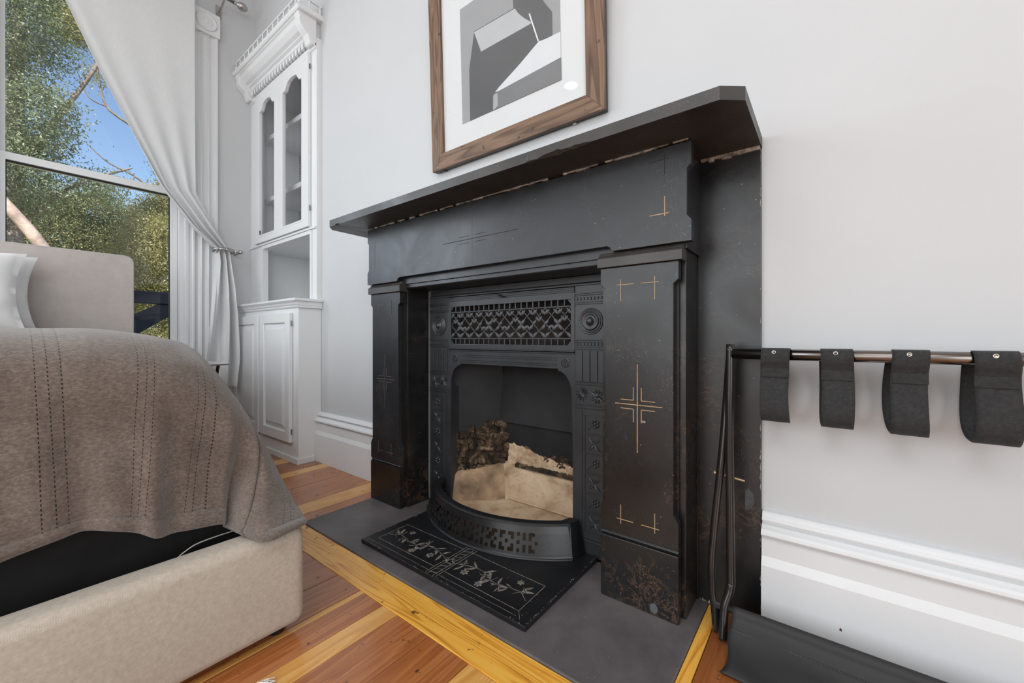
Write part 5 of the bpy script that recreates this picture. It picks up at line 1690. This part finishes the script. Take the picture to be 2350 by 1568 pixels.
pillow('pillow', (-2.965, -0.205, 0.902), 0.70, 0.375, 0.15, -0.16, 'white pillow leaning directly on the taupe headboard', 2.0)
pillow('pillow', (-2.800, -0.235, 0.896), 0.68, 0.375, 0.15, -0.24, 'white pillow standing in front of the other pillow', 7.0)

# ---- small folding side table beyond the bed
tb = thing('side_table', (-2.74, 0.67, 0), 'small folding side table with pale top and dark crossed legs, behind the bed corner', 'side table')
MB().box(-2.92, -2.56, 0.52, 0.80, 0.553, 0.562).build('table_top', M['chrome'], tb, bevel=0.002)
MB().box(-2.915, -2.565, 0.525, 0.795, 0.5622, 0.5635).build('top_sheet', plain('pale_top', (0.62, 0.63, 0.64), 0.12), tb)
for y in (0.56, 0.76):
    MB().tube([(-2.88, y, 0.0), (-2.60, y, 0.553)], 0.008, 8).build('leg', M['black_edge'], tb)
    MB().tube([(-2.60, y - 0.02, 0.0), (-2.88, y - 0.02, 0.553)], 0.008, 8).build('leg', M['black_edge'], tb)
MB().box(-2.90, -2.58, 0.655, 0.675, 0.528, 0.553).build('brace', M['table_brown'], tb, bevel=0.003)

# ================================================================== FOLDED LUGGAGE RACK
rk = thing('luggage_rack', (0.12, 1.06, 0), 'folded dark metal luggage rack with webbing straps leaning against the wall', 'luggage rack')
rx0, rx1 = -0.180, 0.425
for nm, Y in (('rail', 1.084), ('rail', 1.118)):
    MB().tube([(rx0 + 0.004, Y, 0.6625), (rx1, Y, 0.6625)], 0.0118, 18).build(nm, M['gunmetal'], rk, smooth=True)
def legtube(pts, name='leg', r=0.0095):
    MB().tube([tuple(p) for p in resample(pts, 40)], r, 12).build(name, M['black_tube'], rk, smooth=True)
legtube([(-0.181, 1.086, 0.685), (-0.182, 1.080, 0.48), (-0.176, 1.062, 0.17), (-0.176, 1.056, 0.120), (-0.186, 1.042, 0.075), (-0.187, 1.028, 0.010)])
legtube([(-0.186, 1.118, 0.675), (-0.196, 1.092, 0.46), (-0.214, 1.060, 0.20), (-0.214, 1.056, 0.105), (-0.209, 1.054, 0.07), (-0.204, 1.052, 0.010)])
legtube([(rx1 + 0.006, 1.086, 0.685), (rx1 + 0.006, 1.080, 0.48), (rx1 + 0.006, 1.062, 0.17), (rx1 + 0.006, 1.056, 0.120), (rx1 + 0.006, 1.042, 0.075), (rx1 + 0.006, 1.028, 0.010)])
legtube([(rx1 + 0.012, 1.118, 0.675), (rx1 + 0.022, 1.092, 0.46), (rx1 + 0.036, 1.060, 0.20), (rx1 + 0.036, 1.056, 0.105), (rx1 + 0.030, 1.054, 0.07), (rx1 + 0.026, 1.052, 0.010)])
MB().tube([(-0.215, 1.085, 0.372), (-0.150, 1.080, 0.366)], 0.003, 8).lathe([(0.002, 0), (0.0055, 0.002), (0.0045, 0.007)], (-0.218, 1.085, 0.372), 'x', 10).build('pivot_bolt', M['brass'], rk)
MB().tube([(-0.206, 1.050, 0.072), (rx1, 1.050, 0.072)], 0.0075, 12).build('lower_rail', M['chrome'], rk, smooth=True)
def strap(x0, x1, k):
    w0 = 0.0
    # profile in (y,z): over the front rail, down, round and up to the rear rail
    zb = 0.513
    prof = [(1.084 + 0.0135, 0.650), (1.084 + 0.0140, 0.6625), (1.084 + 0.009, 0.6735), (1.084, 0.6765), (1.084 - 0.009, 0.6735), (1.084 - 0.0140, 0.664), (1.071, 0.648),
            (1.078, 0.632), (1.079, 0.61), (1.072, 0.58), (1.066, 0.550), (1.067, 0.530), (1.076, 0.517), (1.090, 0.512), (1.118, 0.514), (1.138, 0.524), (1.152, 0.545), (1.156, 0.58), (1.146, 0.63), (1.1325, 0.6625)]
    pts = resample([(0, a, b) for a, b in prof], 60)
    rows_ = []
    for i in range(9):
        t = i / 8
        X = x0 + (x1 - x0) * t
        rows_.append([(X - 0.10 * max(0, p[1] - 1.10) + 0.004 * math.sin((0.66 - p[2]) * 20) * (1 if k % 2 else -1) * 0.6, p[1] + 0.0008 * math.sin(t * 9 + k), p[2]) for p in pts])
    o = MB().grid(rows_).build('strap', M['web'], rk, smooth=True, solid=0.0022)
    xc = (x0 + x1) / 2 + 0.002
    MB().box(x0 + 0.001, x1 - 0.001, 1.0755, 1.0795, 0.612, 0.632).build('stitched_flap', M['web'], o, bevel=0.001)
    MB().lathe([(0.0042, 0), (0.0042, 0.0012), (0.0030, 0.0022), (0.0026, 0.0008)], (xc - 0.004, 1.0705, 0.6685), '-y', 14).build('rivet', M['chrome'], o, smooth=True)
for k, (a, b) in enumerate(((-0.117, -0.063), (-0.009, 0.044), (0.101, 0.153), (0.208, 0.262))):
    strap(a, b, k)
# fabric shelf sagging to the floor from the lower rails
prof = [(1.062, 0.060), (1.060, 0.074), (1.050, 0.0825), (1.040, 0.076), (1.034, 0.062), (1.018, 0.046), (0.998, 0.032), (0.968, 0.020), (0.942, 0.012), (0.932, 0.006), (0.938, 0.0025), (0.98, 0.002), (1.04, 0.002), (1.085, 0.003), (1.093, 0.02), (1.085, 0.06)]
pts = resample([(0, a, b) for a, b in prof], 90)
rows_ = []
for i in range(61):
    t = i / 60
    X = -0.170 + 0.585 * t
    r2 = []
    for k2, p in enumerate(pts):
        low = max(0, (0.07 - p[2]) / 0.07)
        dxx = -0.006 * low * math.sin(k2 * 0.25) * (1 - t) ** 8
        r2.append((X + dxx, p[1] + 0.004 * low * math.sin(X * 18), max(0.0018, p[2] + 0.0025 * low * math.sin(X * 31 + p[1] * 60))))
    rows_.append(r2)
fs_ = MB().grid(rows_).build('fabric_shelf', M['nylon'], rk, smooth=True, solid=0.0014)
sm = MB()
for X0, X1 in ((-0.168, 0.41),):
    sm.tube([(X0, 1.0185, 0.0475), (X1, 1.0185, 0.0475)], 0.0012, 6)
sm.build('seam', M['black_edge'], fs_)

# ================================================================== small things
rug = thing('rug', (-0.60, 0.10, 0), 'corner of a fringed rug with white tassels on the floor by the footboard', 'rug')
d1 = Vector((0.25, -0.97, 0)); d2 = Vector((0.97, 0.05, 0))
c0 = Vector((-0.895, 0.330, 0.002))
rg = MB()
A = c0; B = c0 + d2 * 0.35 + Vector((0, -0.10, 0)); C_2 = B + Vector((0.05, -0.5, 0)); D = c0 + Vector((0.02, -0.55, 0))
rg.add([A, B, C_2, D, A + Vector((0, 0, .005)), B + Vector((0, 0, .005)), C_2 + Vector((0, 0, .005)), D + Vector((0, 0, .005))], [(0, 1, 2, 3), (7, 6, 5, 4), (0, 4, 5, 1), (1, 5, 6, 2), (2, 6, 7, 3), (3, 7, 4, 0)])
rg.build('pile', plain('rug_pile', (0.16, 0.07, 0.04), 0.95, var=0.7, scale=60, bstr=0.8, bscale=200, bdist=0.004), rug)
fr_ = MB()
rs = random.Random(5)
for i in range(90):
    t = rs.random()
    p = A + (B - A) * t * 0.25 + Vector((rs.uniform(-.010, .002), rs.uniform(-.008, .008), 0.003))
    e = p + Vector((rs.uniform(-.004, .012), rs.uniform(.008, .022), rs.uniform(0.0, 0.006)))
    fr_.tube([p, (p + e) / 2 + Vector((0, 0, 0.004)), e], 0.0011, 4)
tag(fr_.build('tassels', M['pillow'], rug), kind='stuff')

dl = thing('ceiling_light', (-2.32, -1.95, CZ), 'round white recessed downlight in the ceiling', 'ceiling light')
MB().lathe([(0.075, -0.004), (0.075, 0.0)], (-2.32, -1.95, CZ), 'z', 32).build('lens', M['lamp'], dl)
MB().lathe([(0.095, -0.0035), (0.095, 0.0)], (-2.32, -1.95, CZ), 'z', 32).build('trim_ring', M['trim'], dl)

# ================================================================== OUTSIDE
struct('ground', MB().box(-60, -3.46, -30, 40, -1.3, -1.2), M['grass'], 'dry grassy ground outside the window')
po = thing('porch_railing', (-5.5, 1.0, -1.2), 'navy painted porch beam and diagonal brace seen through the window', 'railing')
MB().box(-5.55, -5.45, 0.45, 1.30, 1.05, 1.178).build('beam', M['navy'], po, bevel=0.008)
MB().box(-5.56, -5.44, 1.175, 1.31, -1.2, 1.22).build('post', M['navy'], po, bevel=0.008)
MB().prism([(0.60, 0.50), (1.165, 0.93), (1.165, 1.05), (1.07, 1.05), (0.60, 0.76)], 0, -5.53, -5.47).build('brace', M['navy'], po, bevel=0.006)
MB().box(-5.56, -5.44, 0.45, 0.56, -1.2, 1.05).build('post', M['navy'], po, bevel=0.008)

def foliage(parent, blobs, nleaf, mat, size, seed):
    """blobs: (centre, radii); leaves gathered in sprigs"""
    rng = np.random.RandomState(seed)
    wts = np.array([b[1][0] * b[1][1] * b[1][2] for b in blobs]); wts = wts / wts.sum()
    nleaf = int(nleaf * 4.0); size = size * 0.56
    nsp = nleaf // 26
    idx = rng.choice(len(blobs), nsp, p=wts)
    C = np.array([b[0] for b in blobs])[idx]; Rr = np.array([b[1] for b in blobs])[idx]
    d = rng.normal(size=(nsp, 3)); d /= np.linalg.norm(d, axis=1)[:, None]
    rad = rng.uniform(0.35, 1.0, nsp) ** 0.6
    sp = C + d * Rr * rad[:, None]
    P = np.repeat(sp, 26, axis=0) + rng.normal(size=(nsp * 26, 3)) * size * 4.4
    n = len(P)
    a = rng.normal(size=(n, 3)); a[:, 2] -= 0.5; a /= np.linalg.norm(a, axis=1)[:, None]
    b = rng.normal(size=(n, 3)); b -= (b * a).sum(1)[:, None] * a; b /= np.linalg.norm(b, axis=1)[:, None]
    s = size * rng.uniform(0.6, 1.3, n)[:, None]
    V = np.empty((n, 4, 3))
    V[:, 0] = P - a * s; V[:, 1] = P + b * s * 0.38; V[:, 2] = P + a * s; V[:, 3] = P - b * s * 0.38
    org = np.array(ORG[parent.name])
    V = V.reshape(-1, 3) - org
    me = bpy.data.meshes.new('foliage')
    me.vertices.add(n * 4); me.vertices.foreach_set('co', V.ravel())
    me.loops.add(n * 4); me.loops.foreach_set('vertex_index', np.arange(n * 4))
    me.polygons.add(n); me.polygons.foreach_set('loop_start', np.arange(n) * 4)
    me.update(calc_edges=True)
    me.materials.append(mat)
    o = bpy.data.objects.new('foliage', me)
    COL.objects.link(o); o.parent = parent
    o['kind'] = 'stuff'
    return o
def tree(name, base, label, trunk, branches, blobs, n, mat, size, seed):
    bark = M['bark'] if 'pinkish' in label else M['bark_grey']
    t = thing(name, base, label, 'tree')
    if trunk: MB().tube([tuple(p) for p in resample(trunk[0], 24)], [trunk[1] + (trunk[2] - trunk[1]) * i / 24 for i in range(25)], 10).build('trunk', bark, t, smooth=True)
    for br, r0, r1 in branches:
        MB().tube([tuple(p) for p in resample(br, 14)], [r0 + (r1 - r0) * i / 14 for i in range(15)], 7).build('branch', bark, t, smooth=True)
    foliage(t, blobs, n, mat, size, seed)
    return t
# a frame of reference: at x=-10 the window shows y 0.15..2.2 and z -0.5..6.5
tree('tree', (-10.2, 0.1, -1.2), 'blue-green gum tree filling the left of the window', ([(-10.2, 0.1, -1.2), (-10.2, 0.2, 1.5), (-10.3, 0.25, 4), (-10.3, 0.3, 7)], 0.16, 0.07),
     [([(-10.2, 0.25, 3.4), (-10.1, 0.8, 4.6), (-10.0, 1.2, 5.6), (-10, 1.5, 6.8)], 0.05, 0.012), ([(-10.2, 0.2, 2.4), (-10.1, 0.9, 3.3), (-10.0, 1.6, 3.8)], 0.045, 0.012)],
     [((-10, 0.15, 5.8), (0.7, 0.60, 1.1)), ((-10, 0.45, 4.2), (0.7, 0.50, 0.7)), ((-10, 0.2, 3.2), (0.7, 0.55, 0.7)), ((-10, 0.5, 7.0), (0.7, 0.5, 0.6)), ((-10, 0.1, 7.3), (0.7, 0.7, 0.8)), ((-10.1, 0.75, 5.35), (0.4, 0.18, 0.25)), ((-10.1, 1.15, 3.35), (0.5, 0.4, 0.25))], 19000, M['leaf_a'], 0.045, 1)
tree('tree', (-13.5, 3.0, -1.2), 'tall olive tree with bare forked twigs right of the blue sky', ([(-13.5, 3.0, -1.2), (-13.5, 2.8, 2.0), (-13.5, 2.75, 4.0), (-13.4, 2.9, 5.4)], 0.14, 0.05),
     [([(-13.5, 2.85, 4.8), (-13.5, 2.5, 5.4), (-13.5, 2.15, 5.9), (-13.5, 1.7, 6.2), (-13.5, 1.55, 7.0), (-13.5, 1.35, 8.0)], 0.045, 0.012),
      ([(-13.5, 2.15, 5.9), (-13.5, 2.1, 6.6), (-13.5, 1.85, 7.4)], 0.022, 0.006),
      ([(-13.5, 1.7, 6.2), (-13.5, 1.4, 6.3), (-13.5, 1.2, 6.9)], 0.018, 0.005),
      ([(-13.5, 2.75, 4.3), (-13.5, 2.2, 4.7), (-13.5, 1.7, 4.9), (-13.5, 1.3, 5.3)], 0.030, 0.008),
      ([(-13.5, 2.8, 5.0), (-13.4, 3.0, 6.0), (-13.4, 3.1, 7.0)], 0.04, 0.01),
      ([(-13.5, 2.2, 4.7), (-13.5, 2.05, 4.2), (-13.5, 1.9, 3.9)], 0.02, 0.006)],
     [((-13.6, 3.1, 5.4), (0.7, 0.45, 0.6)), ((-13.6, 3.5, 4.4), (0.8, 0.9, 0.7)), ((-13.6, 2.55, 3.9), (0.6, 0.35, 0.35)), ((-13.6, 2.8, 3.2), (0.8, 0.8, 0.6)), ((-13.6, 1.15, 7.9), (0.5, 0.45, 0.5)), ((-13.6, 1.55, 4.25), (0.3, 0.3, 0.2)), ((-13.6, 2.7, 6.6), (0.4, 0.3, 0.3)), ((-13.5, 1.6, 6.9), (0.2, 0.25, 0.25))], 22000, M['leaf_b'], 0.05, 2)
tree('tree', (-8.2, -0.35, -1.2), 'leaning pale pinkish trunk at the lower left of the window', ([(-8.2, 1.25, -1.2), (-8.2, 0.95, 0.6), (-8.2, 0.62, 1.45), (-8.2, 0.38, 2.0), (-8.2, 0.02, 2.55), (-8.2, -0.35, 3.2)], 0.085, 0.06),
     [([(-8.2, 0.62, 1.45), (-8.2, 0.66, 0.9), (-8.2, 0.60, 0.2)], 0.05, 0.04)],
     [((-8.3, -0.5, 3.6), (0.6, 0.5, 0.5))], 4000, M['leaf_c'], 0.04, 3)
tree('tree', (-15.5, 1.5, -1.2), 'dense dark leafy tree across the lower middle of the window', ([(-15.5, 1.5, -1.2), (-15.5, 1.4, 1), (-15.6, 1.5, 3)], 0.16, 0.06),
     [([(-15.2, 1.4, 1.0), (-15.0, 2.0, 2.0), (-15.0, 2.6, 2.6)], 0.05, 0.01)],
     [((-15.5, 1.0, 3.0), (1.0, 1.3, 1.0)), ((-15.5, 2.4, 3.1), (1.0, 1.2, 0.8)), ((-15.5, 1.8, 2.0), (1.0, 1.9, 0.8)), ((-15.5, 0.8, 1.0), (1.0, 1.3, 0.6)), ((-15.5, 1.6, 4.1), (0.8, 1.2, 0.35))], 44000, M['leaf_c'], 0.055, 4)
tree('tree', (-12.0, 2.6, -1.2), 'sunlit yellow-green tree at the lower right of the window, above the navy beam', ([(-12.0, 2.45, -1.2), (-12.0, 2.4, 0.6), (-12.1, 2.5, 3.2)], 0.09, 0.04),
     [([(-12.0, 2.4, 0.8), (-11.9, 2.0, 1.7), (-11.9, 1.7, 2.4)], 0.035, 0.01)],
     [((-12, 2.35, 2.9), (0.7, 0.55, 0.6)), ((-12, 1.95, 2.2), (0.7, 0.6, 0.6)), ((-12, 2.6, 1.7), (0.8, 0.8, 0.7)), ((-12, 2.6, 0.4), (0.8, 0.7, 0.6)), ((-12.1, 3.3, 2.5), (0.7, 0.6, 1.2))], 24000, M['leaf_b'], 0.045, 5)
tree('tree', (-22, 3.0, -1.2), 'distant hazy grey-green tree behind the others', None, [([(-22, 3.0, -1.2), (-22, 3.0, 1), (-22, 3.1, 3)], 0.2, 0.1)],
     [((-22, 1.5, 1.5), (1.5, 2.2, 1.8)), ((-22, 4.6, 1.6), (1.5, 2.4, 2.0)), ((-22, 3.0, 0.2), (1.5, 4.0, 1.2))], 16000, M['leaf_a'], 0.09, 6)
